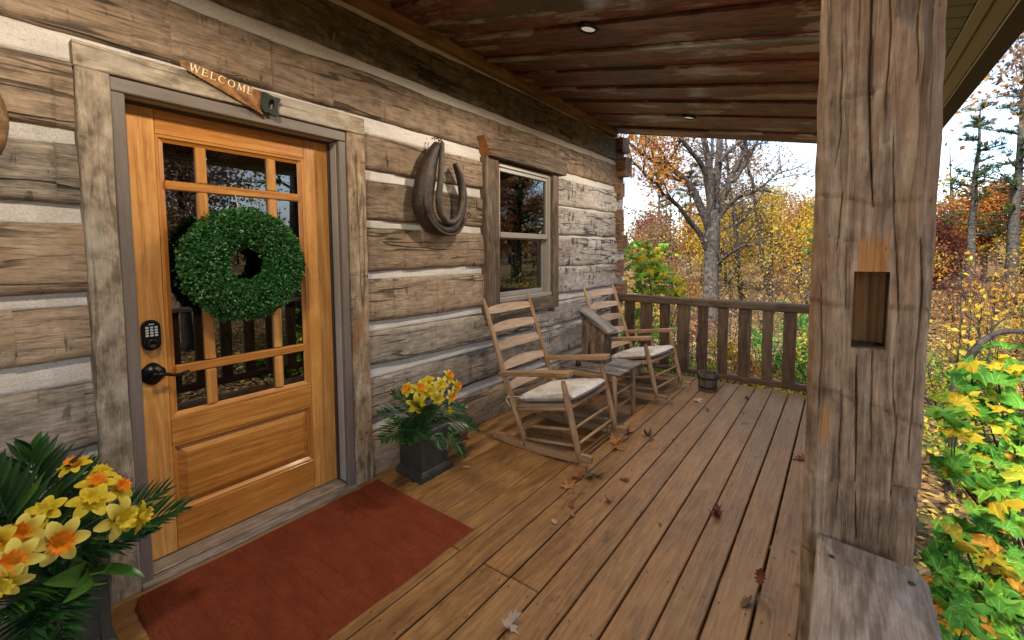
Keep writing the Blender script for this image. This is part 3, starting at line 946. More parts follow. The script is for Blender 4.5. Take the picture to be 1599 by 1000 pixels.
mb = MB()
B = T4(0, .533, 1.046) @ YZ
mb.prism(stadium(.066, .134), -.1095, -.094, B)
mb.prism(stadium(.058, .126), -.0945, -.086, B)
lock = mb.build('keypad_lock', BLACKM, door)
mb = MB()
for r_ in range(4):
    for c_ in range(3):
        mb.bx(-.0865, -.083, .533 + (c_ - 1) * .0155 - .0055, .533 + (c_ - 1) * .0155 + .0055, 1.0815 - r_ * .0118 - .0042, 1.0815 - r_ * .0118 + .0042, .001)
mb.bx(-.0865, -.0835, .524, .542, 1.093, 1.0975, .001)
mb.build('button', KEYS, lock)
mb = MB()
mb.lathe([(.022, -.0865), (.0225, -.076), (.019, -.073), (.009, -.0725), (.0085, -.0755), (0, -.0755)], 24, T4(0, .533, 1.009) @ YZ)
mb.build('lock_cylinder', BLACKM, lock)
mb = MB()
octo = [(.044 * (1 + .06 * math.cos(4 * 2 * PI * k / 48)) * math.cos(2 * PI * k / 48), .047 * (1 + .06 * math.cos(4 * 2 * PI * k / 48)) * math.sin(2 * PI * k / 48)) for k in range(48)]
B = T4(0, .532, .874) @ YZ
mb.prism(octo, -.1095, -.103, B)
mb.lathe([(.041, -.103), (.036, -.096), (.026, -.090), (.017, -.084), (.015, -.066), (.0165, -.058), (.0, -.054)], 28, B)
hd = mb.build('door_handle', BLACKM, door)
mb = MB()
mb.tube([(-.066, .532, .874), (-.058, .548, .876), (-.055, .57, .872), (-.055, .598, .862), (-.056, .622, .862), (-.06, .640, .867), (-.067, .650, .868)], [.012, .0115, .0095, .0085, .0085, .008, .006], 12, ell=(1, .8))
mb.build('lever', BLACKM, hd)

# ------------------------------------------------------------------ window
win = thing('window', 'double-hung window in weathered wood casing behind the near rocking chair', 'window', (0, 3.15, .85))
rough_board(-.10, .022, 2.605, 2.765, .852, 2.168, 2, 'casing', WIN_WOOD, win)
rough_board(-.10, .022, 3.592, 3.692, .852, 2.168, 2, 'casing', WIN_WOOD, win)
rough_board(-.10, .018, 2.768, 3.589, .855, .972, 1, 'bottom_board', WIN_WOOD, win)
mb = MB()
mb.prism([(2.622, 2.1695), (3.775, 2.1695), (3.790, 2.292), (2.535, 2.308)], -.06, .062, YZ, 0, 0)
hdr = mb.build('header_beam', [WIN_WOOD, CUT_END], win)
hdr.data.polygons[5].material_index = 1
# vinyl frame
mb = MB(); mb.bx(-.10, -.008, 2.770, 2.802, .985, 2.155, .004, 2); mb.build('frame', VINYL, win)
mb = MB(); mb.bx(-.10, -.008, 3.558, 3.589, .985, 2.155, .004, 2); mb.build('frame', VINYL, win)
mb = MB(); mb.bx(-.10, -.008, 2.8035, 3.5565, 2.118, 2.155, .004, 1); mb.build('frame', VINYL, win)
mb = MB(); mb.bx(-.10, .004, 2.770, 3.589, .9735, 1.012, .004, 1); mb.build('sill', VINYL, win)
up_ = MB()
up_.bx(-.060, -.022, 2.803, 2.828, 1.53, 2.117, .003, 2); up_.bx(-.060, -.022, 3.532, 3.5575, 1.53, 2.117, .003, 2)
up_.bx(-.060, -.022, 2.8285, 3.5315, 2.086, 2.117, .003, 1); up_.bx(-.060, -.018, 2.8285, 3.5315, 1.528, 1.575, .003, 1)
us = up_.build('upper_sash', VINYL, win)
mb = MB(); mb.bx(-.044, -.0415, 2.826, 3.534, 1.572, 2.088, .0005, 1); mb.build('pane', GLASS, us)
lo_ = MB()
lo_.bx(-.098, -.064, 2.803, 2.836, 1.013, 1.56, .003, 2); lo_.bx(-.098, -.064, 3.524, 3.5575, 1.013, 1.56, .003, 2)
lo_.bx(-.098, -.064, 2.8365, 3.5235, 1.013, 1.052, .003, 1); lo_.bx(-.098, -.064, 2.8365, 3.5235, 1.520, 1.558, .003, 1)
ls = lo_.build('lower_sash', VINYL, win)
mb = MB(); mb.bx(-.084, -.0815, 2.834, 3.526, 1.050, 1.522, .0005, 1); mb.build('pane', GLASS, ls)
bl = thing('window_blind', 'slatted blind hanging behind the window panes', 'blind', (-.2, 3.18, 1.0))
for k in range(26):
    mb = MB()
    z = 1.06 + k * .04
    mb.cbox((-.20, 3.18, z), (.034, .70, .002), .0005, Matrix.Rotation(R(8), 3, 'Y'), 1)
    mb.build('slat', BLIND, bl)

# ------------------------------------------------------------------ wreath on the door
def maple_outline():
    half = [(0, -.02), (.10, -.02), (.34, -.16), (.30, .02), (.50, .06), (.42, .15), (.55, .36), (.36, .34), (.34, .42), (.16, .34), (.20, .62), (.10, .58), (0, .92)]
    return half + [(-x, y) for x, y in half[-2:0:-1]]


def oak_outline():
    half = [(0, 0), (.06, .04), (.20, .10), (.12, .20), (.30, .30), (.14, .38), (.33, .52), (.15, .58), (.27, .72), (.12, .78), (.10, .90), (0, 1.0)]
    return half + [(-x, y) for x, y in half[-2:0:-1]]


def set_lc(me, vals):
    at = me.attributes.new('lc', 'FLOAT', 'POINT')
    at.data.foreach_set('value', np.asarray(vals, dtype=np.float32))


def leaf_cloud(name, P, D, U, size, lc, mat, parent=None, width=.45, fold=.18):
    """many small folded leaves: P base points, D directions, U up vectors (arrays)"""
    P = np.asarray(P, float); D = np.asarray(D, float); U = np.asarray(U, float)
    n = len(P)
    D = D / (np.linalg.norm(D, axis=1, keepdims=True) + 1e-9)
    S = np.cross(D, U); S /= (np.linalg.norm(S, axis=1, keepdims=True) + 1e-9)
    Nn = np.cross(S, D)
    sz = np.asarray(size, float).reshape(-1, 1)
    v = np.empty((n, 4, 3))
    v[:, 0] = P
    v[:, 1] = P + D * sz * .5 + S * sz * width * .5 + Nn * sz * fold
    v[:, 2] = P + D * sz
    v[:, 3] = P + D * sz * .5 - S * sz * width * .5 + Nn * sz * fold
    base = ORG.get(parent.name, Vector((0, 0, 0))) if parent is not None else Vector((0, 0, 0))
    v = v.reshape(-1, 3) - np.array(base)
    me = bpy.data.meshes.new(name)
    me.vertices.add(n * 4)
    me.vertices.foreach_set('co', v.astype(np.float32).ravel())
    idx = np.arange(n)[:, None] * 4
    tri = np.concatenate([idx + np.array([[0, 1, 2]]), idx + np.array([[0, 2, 3]])], axis=1).reshape(-1)
    me.loops.add(n * 6)
    me.loops.foreach_set('vertex_index', tri.astype(np.int32))
    me.polygons.add(n * 2)
    me.polygons.foreach_set('loop_start', (np.arange(n * 2) * 3).astype(np.int32))
    me.materials.append(mat)
    me.update(calc_edges=True)
    set_lc(me, np.repeat(np.asarray(lc), 4))
    return link_mesh(name, me, parent)


def rand_unit(n, rng=RNG):
    v = rng.normal(size=(n, 3))
    return v / np.linalg.norm(v, axis=1, keepdims=True)


BOX_LEAF = leafmat('boxwood_leaf', [(0, (.008, .034, .008)), (.5, (.028, .125, .026)), (.85, (.060, .22, .045)), (1, (.11, .32, .07))], .35, .12, .55)
DARKGREEN = plain('dark_green_core', (.004, .012, .004), .9)
wr = thing('wreath', 'round dense green boxwood wreath hanging on the door glass', 'wreath', (-.05, .885, 1.345))
WC = Vector((-.035, .893, 1.348))
RM, Rm = .178, .096
pts = [WC + Vector((0, RM * math.cos(2 * PI * k / 40), RM * math.sin(2 * PI * k / 40))) for k in range(41)]
mb = MB(); mb.tube(pts, .064, 12, ell=(1, .85)); mb.build('core', DARKGREEN, wr)
n = 15000
a = RNG.uniform(0, 2 * PI, n); b = RNG.uniform(-PI * .62, PI * .62, n) 
rr = .066 + RNG.uniform(-.012, .012, n) + .012 * (RNG.uniform(0, 1, n) > .975) + .006 * np.sin(a * 9 + 1) * np.sin(b * 5)
cxr = RM + rr * np.sin(b) * 1.18
P = np.stack([WC.x + rr * .85 * np.cos(b), WC.y + cxr * np.cos(a), WC.z + cxr * np.sin(a)], 1)
Nv = np.stack([np.cos(b), np.sin(b) * np.cos(a), np.sin(b) * np.sin(a)], 1)
D = Nv + rand_unit(n) * .95
o_ = leaf_cloud('leaves', P, D, Nv + rand_unit(n) * .5, RNG.uniform(.013, .0205, n), np.clip(RNG.normal(.55, .2, n), 0, 1), BOX_LEAF, wr, .55, .12)
o_['kind'] = 'stuff'
mb = MB(); mb.tube([(-.125, .885, 1.70), (-.108, .885, 1.69), (-.085, .885, 1.64), (-.06, .885, 1.60)], .0025, 6); mb.build('hanger', ALU, wr)

# ------------------------------------------------------------------ welcome saw
saw = thing('welcome_saw', 'rusty hand saw lettered WELCOME hanging over the door', 'saw sign', (.03, .85, 2.15))
A0 = Vector((.030, .6505, 2.2085)); 
ex = Vector((0, .99, -.150)).normalized(); ez = Vector((0, .150, .99)).normalized()
SM = Matrix.Identity(4)
for i in range(3):
    SM[i][0], SM[i][1], SM[i][2], SM[i][3] = ex[i], ez[i], (1, 0, 0)[i], A0[i]
mb = MB()
blade = [(0.004, -.012), (.0, .004), (.010, .014), (.025, .018), (.318, .019), (.318, -.055), (.335, -.084)]
for k in range(22):
    t = k / 21
    x = lerp(.326, .03, t); y = lerp(-.086, -.022, t)
    blade.append((x, y)); blade.append((x - .006, y + .0045))
mb.prism(blade, 0, .0035, SM)
mb.build('blade', SAWM, saw)
mb = MB()
outer = [(.319, .024), (.345, .018), (.372, .016), (.396, .020), (.404, .014), (.395, .0), (.392, -.02), (.395, -.045), (.404, -.066), (.398, -.073), (.372, -.074), (.350, -.068), (.338, -.080), (.318, -.050)]
inner = [(.355, -.005), (.368, .0), (.375, -.012), (.375, -.034), (.369, -.048), (.356, -.050), (.350, -.035), (.349, -.018)]
bmh = []
# ring between the handle outline and its finger hole
no, ni = len(outer), len(inner)
vs_, fs = [], []
K = 32


def resample(poly, c, k):
    out = []
    for q in range(k):
        a_ = 2 * PI * q / k
        dx, dy = math.cos(a_), math.sin(a_)
        best = None
        for i in range(len(poly)):
            x1, y1 = poly[i][0] - c[0], poly[i][1] - c[1]
            x2, y2 = poly[(i + 1) % len(poly)][0] - c[0], poly[(i + 1) % len(poly)][1] - c[1]
            den = dx * (y2 - y1) - dy * (x2 - x1)
            if abs(den) < 1e-9: continue
            t = (x1 * (y2 - y1) - y1 * (x2 - x1)) / den
            s = (x1 * dy - y1 * dx) / den
            if t > 0 and -1e-6 <= s <= 1 + 1e-6 and (best is None or t > best): best = t
        out.append((c[0] + dx * best, c[1] + dy * best))
    return out


oc = (.3625, -.026)
ro, ri = resample(outer, oc, K), resample(inner, oc, K)
for t in (-.007, .013):
    for p in ro: vs_.append(SM @ Vector((p[0], p[1], t)))
    for p in ri: vs_.append(SM @ Vector((p[0], p[1], t)))
for k in range(K):
    j = (k + 1) % K
    fs += [(2 * K + k, 2 * K + j, 3 * K + j, 3 * K + k), (k, K + k, K + j, j), (k, j, 2 * K + j, 2 * K + k), (K + j, K + k, 3 * K + k, 3 * K + j)]
mb.add(vs_, fs, [(0, 0, 0)] * len(vs_))
mb.build('handle', SAWH, saw)
# serif capitals cut from thin strips: each letter is a small mesh of its own
LET = {
    'W': ([((0, 1), (.24, 0), .13), ((.24, 0), (.50, 1), .06), ((.50, 1), (.74, 0), .13), ((.74, 0), (1.0, 1), .06)], [(0, 1), (.5, 1), (1, 1)], 1.05),
    'E': ([((.14, 0), (.14, 1), .13), ((.14, .97), (.66, .97), .06), ((.14, .52), (.52, .52), .06), ((.14, .03), (.68, .03), .06), ((.66, .80), (.66, 1), .04), ((.68, 0), (.70, .22), .04), ((.52, .40), (.52, .64), .04)], [(.12, 0), (.12, 1)], .74),
    'L': ([((.14, 0), (.14, 1), .13), ((.14, .03), (.66, .03), .06), ((.66, 0), (.68, .24), .04)], [(.12, 0), (.12, 1)], .70),
    'C': ('arc', 45, 315, .92), 'O': ('arc', 0, 360, .98),
    'M': ([((.12, 0), (.16, 1), .06), ((.16, 1), (.50, .10), .13), ((.50, .10), (.86, 1), .06), ((.86, 1), (.90, 0), .13)], [(.12, 0), (.90, 0), (.12, 1), (.92, 1)], 1.02),
}
LH = .0315
cur = .036
for q_, ch_ in enumerate('WELCOME'):
    mb = MB()
    d_ = LET[ch_]
    y0_ = -.0165

    def strip(p, q, w, zo):
        p = Vector((p[0], p[1], 0)); q = Vector((q[0], q[1], 0))
        n_ = Vector((-(q - p).y, (q - p).x, 0)).normalized() * w / 2
        pl = [p + n_, p - n_, q - n_, q + n_]
        mb.prism([(cur + v_.x * LH, y0_ + v_.y * LH) for v_ in pl], .0034, .0046 + zo, SM)
    if d_[0] == 'arc':
        n_ = 28
        out_, in_ = [], []
        for k in range(n_ + 1):
            t = R(lerp(d_[1], d_[2], k / n_))
            th = .07 + .075 * abs(math.cos(t))
            out_.append((.47 + .46 * math.cos(t), .5 + .52 * math.sin(t)))
            in_.append((.47 + (.46 - th) * math.cos(t), .5 + (.52 - .07) * math.sin(t)))
        for k in range(n_):
            pl = [in_[k], in_[k + 1], out_[k + 1], out_[k]]
            mb.prism([(cur + v_[0] * LH, y0_ + v_[1] * LH) for v_ in pl][::-1], .0034, .0046, SM)
        if ch_ == 'C':
            strip((.80, .74), (.80, 1.0), .05, .0002)
        wid = d_[3]
    else:
        for k, (p_, q2, w_) in enumerate(d_[0]): strip(p_, q2, w_, .0001 * k)
        for k, sp in enumerate(d_[1]): strip((sp[0] - .13, sp[1]), (sp[0] + .15, sp[1]), .045, .0008 + .0001 * k)
        wid = d_[2]
    mb.build('letter', LETTER, saw)
    cur += LH * (wid + .26)
mb = MB(); mb.tube([SM @ Vector((.11, .015, .004)), (.024, .852, 2.222), (.024, .905, 2.236), SM @ Vector((.27, .016, .004))], .0016, 6); mb.build('wire', IRON, saw)

# ------------------------------------------------------------------ round wooden piece at the left edge
rp = thing('round_wooden_frame', 'brown round wooden rim on the wall at the left edge of the view', 'wall ornament', (.03, -.085, 1.858))
mb = MB()
mb.lathe([(.255, -.03), (.258, -.005), (.250, .018), (.236, .026), (.218, .022), (.210, .008), (.208, -.02)], 64, T4(0, -.085, 1.858) @ YZ)
mb.build('rim', MOULD, rp)
mb = MB(); mb.lathe([(.209, -.012), (.1, -.010), (0, -.010)], 48, T4(0, -.085, 1.858) @ YZ); mb.build('disc', CUT_END, rp)

# ------------------------------------------------------------------ horse collar
hc = thing('horse_collar', 'old leather horse collar hung on the logs between door and window', 'horse collar', (.05, 2.1, 1.85))


def smooth_path(pts, k=6):
    pts = [Vector(p) for p in pts]
    out = []
    for i in range(len(pts) - 1):
        p0 = pts[max(i - 1, 0)]; p1 = pts[i]; p2 = pts[i + 1]; p3 = pts[min(i + 2, len(pts) - 1)]
        for q in range(k):
            t = q / k
            out.append(.5 * ((2 * p1) + (p2 - p0) * t + (2 * p0 - 5 * p1 + 4 * p2 - p3) * t * t + (3 * p1 - p0 - 3 * p2 + p3) * t ** 3))
    out.append(pts[-1])
    return out


def interp(vals, n):
    xs = np.linspace(0, 1, len(vals))
    return list(np.interp(np.linspace(0, 1, n), xs, vals))


cp = smooth_path([(.055, 2.07, 2.14), (.055, 2.00, 2.03), (.055, 1.955, 1.89), (.05, 1.93, 1.75), (.045, 1.955, 1.655), (.04, 2.03, 1.59), (.035, 2.14, 1.562), (.035, 2.24, 1.59), (.035, 2.305, 1.69), (.035, 2.325, 1.82), (.04, 2.295, 1.94), (.045, 2.235, 2.04)])
mb = MB(); mb.tube(cp, interp([.032, .052, .070, .073, .066, .052, .041, .036, .034, .034, .029, .016], len(cp)), 16, ell=(1, .95), up=(1, 0, 0)); mb.build('pad', LEATHER, hc)
cp2 = smooth_path([(.085, 2.082, 2.15), (.118, 2.043, 2.02), (.12, 2.028, 1.88), (.11, 2.018, 1.76), (.095, 2.05, 1.665), (.085, 2.13, 1.615), (.08, 2.215, 1.642), (.08, 2.265, 1.73), (.08, 2.28, 1.84), (.085, 2.262, 1.95), (.078, 2.215, 2.04)])
mb = MB(); mb.tube(cp2, interp([.016, .020, .022, .023, .023, .022, .021, .020, .019, .017, .010], len(cp2)), 12, up=(1, 0, 0)); mb.build('roll', LEATHER2, hc)
cp3 = smooth_path([(.105, 1.905, 1.80), (.11, 1.90, 1.72), (.10, 1.93, 1.64), (.085, 2.02, 1.565), (.075, 2.14, 1.527), (.07, 2.25, 1.558), (.07, 2.325, 1.66)])
mb = MB(); mb.tube(cp3, interp([.008, .012, .013, .013, .012, .010, .006], len(cp3)), 8, up=(1, 0, 0)); mb.build('hame_strap', LEATHER, hc)
mb = MB()
for dy in (-.012, .012):
    mb.tube([(.0, 2.075 + dy, 2.19), (.05, 2.075 + dy, 2.195), (.075, 2.075 + dy, 2.17), (.07, 2.075 + dy, 2.12)], .004, 8)
mb.tube([(.075, 2.055, 2.165), (.078, 2.095, 2.165)], .004, 8)
mb.build('hook', IRON, hc)
for q_ in ([(.115, 1.895, 1.70), (.13, 1.90, 1.68), (.115, 1.905, 1.66), (.10, 1.90, 1.68), (.115, 1.895, 1.70)], [(.07, 2.345, 1.70), (.085, 2.355, 1.68), (.075, 2.35, 1.655), (.06, 2.345, 1.675), (.07, 2.345, 1.70)]):
    mb = MB(); mb.tube(q_, .004, 6); mb.build('buckle', IRON, hc)

# ------------------------------------------------------------------ doormat
mat_o = thing('doormat', 'rust-red ribbed carpet mat lying in front of the door', 'doormat', (.46, .95, 0))
mb = MB()


def matf(u, w):
    x = lerp(.058, .866, u); y = lerp(.385, 1.530, w)
    z = .007 + .0022 * noise.noise(Vector((x * 5, y * 5, 3)))
    if u > .96: z += .010 * max(0, noise.noise(Vector((y * 6.5, 1.3, 0)))) * (u - .96) / .04; x += .010 * noise.noise(Vector((y * 4, 5, 0)))
    if w < .03 and u < .08: y += .03 * (1 - u / .08) * (1 - w / .03); 
    if u < .03: z += .004
    x += .004 * noise.noise(Vector((y * 9, 2, u * 2))); y += .004 * noise.noise(Vector((x * 9, 7, w * 2)))
    if u in (0, 1) or w in (0, 1): z -= .006
    # faint ribs across the mat
    z -= .0022 * math.exp(-((((y - .385) % .105) - .05) / .006) ** 2)
    return (x, y, z)


mb.grid(matf, 60, 140, lambda u, w: (u, w, 0))
mb.build('carpet', MATM, mat_o)

# ------------------------------------------------------------------ hewn porch post
post = thing('porch_post', 'massive hewn timber porch post with an empty square mortise hole', 'post', (2.362, .99, 0))


def post_weather(nt, col, v, fine):
    lc = nn(nt, 'ShaderNodeAttribute', attribute_name='lc').outputs['Fac']
    n = noi(nt, vmul(nt, v, (4.0, 30.0, 30.0)), 1.0, 4)
    m_ = smooth(nt, mth(nt, 'ADD', lc, mth(nt, 'MULTIPLY_ADD', n, .8, -.4)), .35, .75)
    return mix(nt, mth(nt, 'MULTIPLY', m_, .85), col, c4((.40, .175, .045)))


CUT_END2 = wood('old_tenon_wood', (.16, .10, .05), (.31, .21, .115), (.42, .31, .19), along=2, across=60, ring=6, ringw=.2, bstr=.4, crack=.3, knots=.1)
POST2 = wood('hewn_post_wood_marked', (.092, .058, .035), (.258, .176, .112), (.44, .332, .230), along=3.2, across=70, ring=9, ringw=.26, crack=.55, knots=.35, bstr=.9, bdist=.005, stain=(.25, .13, .06), stain_amt=.45, weather=post_weather, rs=(1.3, 15.0), line=.4, con=.7, mott=.5, mos=(24.0,55.0,55.0))
PX0, PX1, PY0, PY1 = 2.281, 2.443, .915, 1.08
MX0, MX1, MZ0, MZ1 = 2.343, 2.390, 1.236, 1.366
rp_ = random.Random(11)
# hewing scallops: slanted bands with steps
zz, bands = -.2, []
while zz < 2.6:
    bands.append((zz, rp_.uniform(-.35, .35), rp_.uniform(-.0035, .0035), rp_.uniform(-.05, .05), rp_.uniform(.35, .65)))
    zz += rp_.uniform(.07, .17)
cracks = [([(2.352, 1.95), (2.350, 1.72), (2.356, 1.58), (2.364, 1.47)], .014), ([(2.385, 1.60), (2.392, 1.45), (2.398, 1.37), (2.405, 1.28)], .006), ([(2.352, 1.22), (2.354, 1.14), (2.357, 1.00)], .012),
          ([(2.358, .98), (2.362, .90)], .012), ([(2.322, 1.50), (2.316, 1.40)], .007), ([(2.424, 1.42), (2.431, 1.33), (2.428, 1.2), (2.425, 1.05)], .008), ([(2.297, 1.34), (2.303, 1.2), (2.300, 1.12)], .007), ([(2.338, 2.0), (2.336, 1.75)], .005),
          ([(2.40, 1.22), (2.407, 1.10), (2.404, .96)], .008), ([(2.372, 1.23), (2.374, 1.12), (2.377, 1.05)], .007), ([(2.332, 1.16), (2.334, 1.02), (2.331, .93)], .006), ([(2.313, 1.75), (2.315, 1.62), (2.310, 1.55)], .006), ([(2.372, 1.9), (2.376, 1.70), (2.373, 1.62)], .007), ([(2.408, 1.82), (2.411, 1.66)], .006), ([(2.330, 1.44), (2.333, 1.30)], .005)]


GRV = [(2, 3), (.12, .55), (2, 3), (.5, .8), (.05, .4), (2, 3), (2, 3), (.3, .75), (2, 3), (.05, .3), (.55, .95), (2, 3), (.1, .66), (2, 3)]


def front_d(x, z):
    k = 0
    for i, bnd in enumerate(bands):
        if z - bnd[1] * (x - 2.36) - .016 * noise.noise(Vector((x * 18, i * 3.1, 2))) >= bnd[0]: k = i
    b_ = bands[k]
    d = b_[2] + b_[3] * (z - b_[0]) * .5 + (.0035 if x > lerp(PX0, PX1, b_[4]) else -.001)
    zc_ = z - b_[1] * (x - 2.36) - .006 * noise.noise(Vector((x * 40, k, 3)))
    if GRV[k % len(GRV)][0] < (x - PX0) / (PX1 - PX0) < GRV[k % len(GRV)][1]: d += .005 * math.exp(-((zc_ - b_[0]) / .0032) ** 2)
    d += .004 * noise.noise(Vector((x * 8, z * 3, 1))) + .0015 * noise.noise(Vector((x * 60, z * 8, 4)))
    for pts_, dep in cracks:
        for (xa, za), (xb, zb) in zip(pts_[:-1], pts_[1:]):
            if min(za, zb) <= z <= max(za, zb):
                xc = lerp(xa, xb, (z - za) / (zb - za)) + .0022 * noise.noise(Vector((z * 14, xa * 70, 5)))
                t = abs(x - xc) / ((.0011 + .055 * dep) * max(.25, min(1, 9 * min(abs(z - pts_[0][1]), abs(z - pts_[-1][1])) + .2)) + .0004 + .0004 * noise.noise(Vector((z * 30, xa * 90, 1))))
                if t < 1: d += 1.1 * dep * (1 - t)
    if x > 2.418: d += 2.2 * (x - 2.418) ** 1.35 * (1 + .35 * noise.noise(Vector((z * 5, 2, 2))))
    if x > 2.406 and z < 1.005: d += .028                                   # split-off sliver low on the right
    if x < 2.292: d += .9 * (2.292 - x)
    return d


mb = MB()
nx, nz = 128, 560
Z0, Z1 = -.25, 2.44
LCV = []
# make grid lines hit the mortise edges
xs = sorted(set([PX0 + (PX1 - PX0) * i / nx for i in range(nx + 1)] + [MX0, MX1]))
zs = sorted(set([Z0 + (Z1 - Z0) * i / nz for i in range(nz + 1)] + [MZ0, MZ1]))


def omask(x, z):
    a_ = (1.15 * max(0, min(1, (1.462 - z) / .085)) if abs(x - 2.3675) < .0195 and 1.362 < z < 1.462 else 0)
    b_ = max(0, 1 - abs(x - (2.309 + .05 * (z - 1.1))) / .016) * max(0, 1 - abs(z - 1.09) / .11) * .9
    c_ = max(0, 1 - abs(x - 2.345) / .04) * max(0, 1 - abs(z - 1.585) / .03) * .6
    return min(1.2, max(a_, b_, c_))


vid = {}
for j, z in enumerate(zs):
    wl = .0035 * noise.noise(Vector((z * 4.5, 3.3, 0))) + .002 * noise.noise(Vector((z * 15, 3.3, 5)))
    wr_ = .004 * noise.noise(Vector((z * 4.5, 8.3, 0))) + .002 * noise.noise(Vector((z * 15, 8.3, 5)))
    for i, x in enumerate(xs):
        u = (x - PX0) / (PX1 - PX0)
        xx = x + (lerp(wl, wr_, u) if not (MX0 - .012 < x < MX1 + .012) else 0)
        vid[(i, j)] = len(mb.v)
        mb.v.append((xx, PY0 + front_d(x, z), z)); mb.g.append((z + 4, x, 7)); LCV.append(omask(x, z))
for j in range(len(zs) - 1):
    for i in range(len(xs) - 1):
        if xs[i] >= MX0 - 1e-6 and xs[i + 1] <= MX1 + 1e-6 and zs[j] >= MZ0 - 1e-6 and zs[j + 1] <= MZ1 + 1e-6: continue
        mb.f.append((vid[(i, j)], vid[(i + 1, j)], vid[(i + 1, j + 1)], vid[(i, j + 1)])); mb.m.append(0); mb.s.append(True)
# sides and back
last = len(xs) - 1
ny = 6
prev = None
for j, z in enumerate(zs):
    row = [vid[(last, j)]]
    a_ = Vector(mb.v[vid[(last, j)]]); b_ = Vector(mb.v[vid[(0, j)]])
    for q in range(1, ny + 1):
        y = lerp(a_.y, PY1, q / ny)
        row.append(len(mb.v)); mb.v.append((a_.x + .003 * noise.noise(Vector((y * 20, z * 4, 3))) - (.01 if q == ny else 0), y, z)); mb.g.append((z + 20, y, 3)); LCV.append(0)
    for q in range(0, ny):
        y = lerp(PY1, b_.y, q / ny)
        row.append(len(mb.v)); mb.v.append((b_.x + (.01 if q == 0 else 0) + .002 * noise.noise(Vector((y * 20, z * 4, 9))), y, z)); mb.g.append((z + 30, y, 3)); LCV.append(0)
    row.append(vid[(0, j)])
    if prev:
        for q in range(len(row) - 1):
            mb.f.append((prev[q], prev[q + 1], row[q + 1], row[q])); mb.m.append(0); mb.s.append(True)
    prev = row
# mortise walls
DP = PY0 + .060
ii = [i for i, x in enumerate(xs) if MX0 - 1e-6 <= x <= MX1 + 1e-6]
jj = [j for j, z in enumerate(zs) if MZ0 - 1e-6 <= z <= MZ1 + 1e-6]
loop = [(i, jj[0]) for i in ii] + [(ii[-1], j) for j in jj[1:]] + [(i, jj[-1]) for i in ii[::-1][1:]] + [(ii[0], j) for j in jj[::-1][1:-1]]
bi = []
for (i, j) in loop:
    bi.append(len(mb.v))
    mb.v.append((lerp(xs[i], (MX0 + MX1) / 2, .06), DP + .004 * noise.noise(Vector((xs[i] * 50, zs[j] * 20, 0))), lerp(zs[j], 1.30, .04))); mb.g.append((zs[j] * .5, xs[i] + 40, DP)); LCV.append(.66)
for k in range(len(loop)):
    k2 = (k + 1) % len(loop)
    mb.f.append((vid[loop[k]], vid[loop[k2]], bi[k2], bi[k])[::-1]); mb.m.append(0); mb.s.append(False)
mb.f.append(tuple(bi)); mb.m.append(0); mb.s.append(False)
po = mb.build('timber', POST2, post)
set_lc(po.data, LCV)
mb = MB()
mb.prism([(.0, -.010), (.012, -.004), (.010, .012), (-.006, .010)], 0, .012, T4(2.344, .905, 1.226) @ Matrix.Rotation(R(90), 4, 'X'), 0)

# ------------------------------------------------------------------ hand rail on the open side
hr = thing('side_railing', 'weathered grey hand-rail plank butting against the hewn post', 'railing', (2.377, 0, 0))
mb = MB()
pl = [(2.306, -.9), (2.450, -.9), (2.4495, .860), (2.440, .892), (2.312, .906), (2.3065, .905)]
mb.prism(pl, .858, .895, Matrix.Identity(4), 1)
cap = mb.build('cap_plank', CAPW, hr)
bv = cap.modifiers.new('bevel', 'BEVEL'); bv.width = .006; bv.segments = 3; bv.limit_method = 'ANGLE'
for (x, y) in ((2.328, .845), (2.428, .845), (2.402, .665), (2.334, .45), (2.42, .42)):
    mb = MB(); mb.lathe([(.0048, .8958), (.0045, .8966), (.002, .8964), (0, .8964)], 10, T4(x, y, 0)); mb.build('screw', SCREW, hr)
mb = MB(); mb.bx(2.315, 2.443, 1.085, 4.88, .858, .895, .006, 1); mb.build('cap_plank', CAPW, hr)
mb = MB(); mb.bx(2.35, 2.40, -.9, .90, .10, .17, .004, 1); mb.build('bottom_rail', RAILW, hr)
mb = MB(); mb.bx(2.35, 2.40, 1.09, 4.88, .10, .17, .004, 1); mb.build('bottom_rail', RAILW, hr)
for y in list(np.arange(-.8, .85, .21)) + list(np.arange(1.2, 4.85, .21)):
    mb = MB(); mb.bx(2.357, 2.395, y, y + .095, .171, .857, .004, 2); mb.build('baluster', RAILW, hr)

# ------------------------------------------------------------------ far railing
fr = thing('end_railing', 'dark stained wooden railing with broad balusters at the porch end', 'railing', (1.1, 4.94, 0))
mb = MB()
n = 44
vs_, gs, fs = [], [], []
for i in range(n + 1):
    x = lerp(.03, 2.14, i / n)
    w = .006 * noise.noise(Vector((x * 4, 1, 1))); w2 = .006 * noise.noise(Vector((x * 4, 6, 1))); w3 = .005 * noise.noise(Vector((x * 3, 9, 9)))
    rg_ = [(4.905 + w, .800 + w3), (4.898 + w, .812 + w3), (4.898 + w, .868 + w2), (4.908 + w, .882 + w2), (4.985, .885 + w2), (4.99, .80)]
    for y, z in rg_:
        vs_.append((x, y, z)); gs.append((x, y + 3, z))
for i in range(n):
    for k in range(6):
        a_, b_ = i * 6 + k, i * 6 + (k + 1) % 6
        fs.append((a_, a_ + 6, b_ + 6, b_)[::-1])
fs.append(tuple(range(6))[::-1]); fs.append(tuple(n * 6 + k for k in range(6)))
mb.add(vs_, fs, gs, 0, False)
mb.build('top_rail', RAILW, fr)
mb = MB(); mb.bx(.03, 2.14, 4.918, 4.985, .030, .092, .008, 0); mb.build('bottom_rail', RAILW, fr)
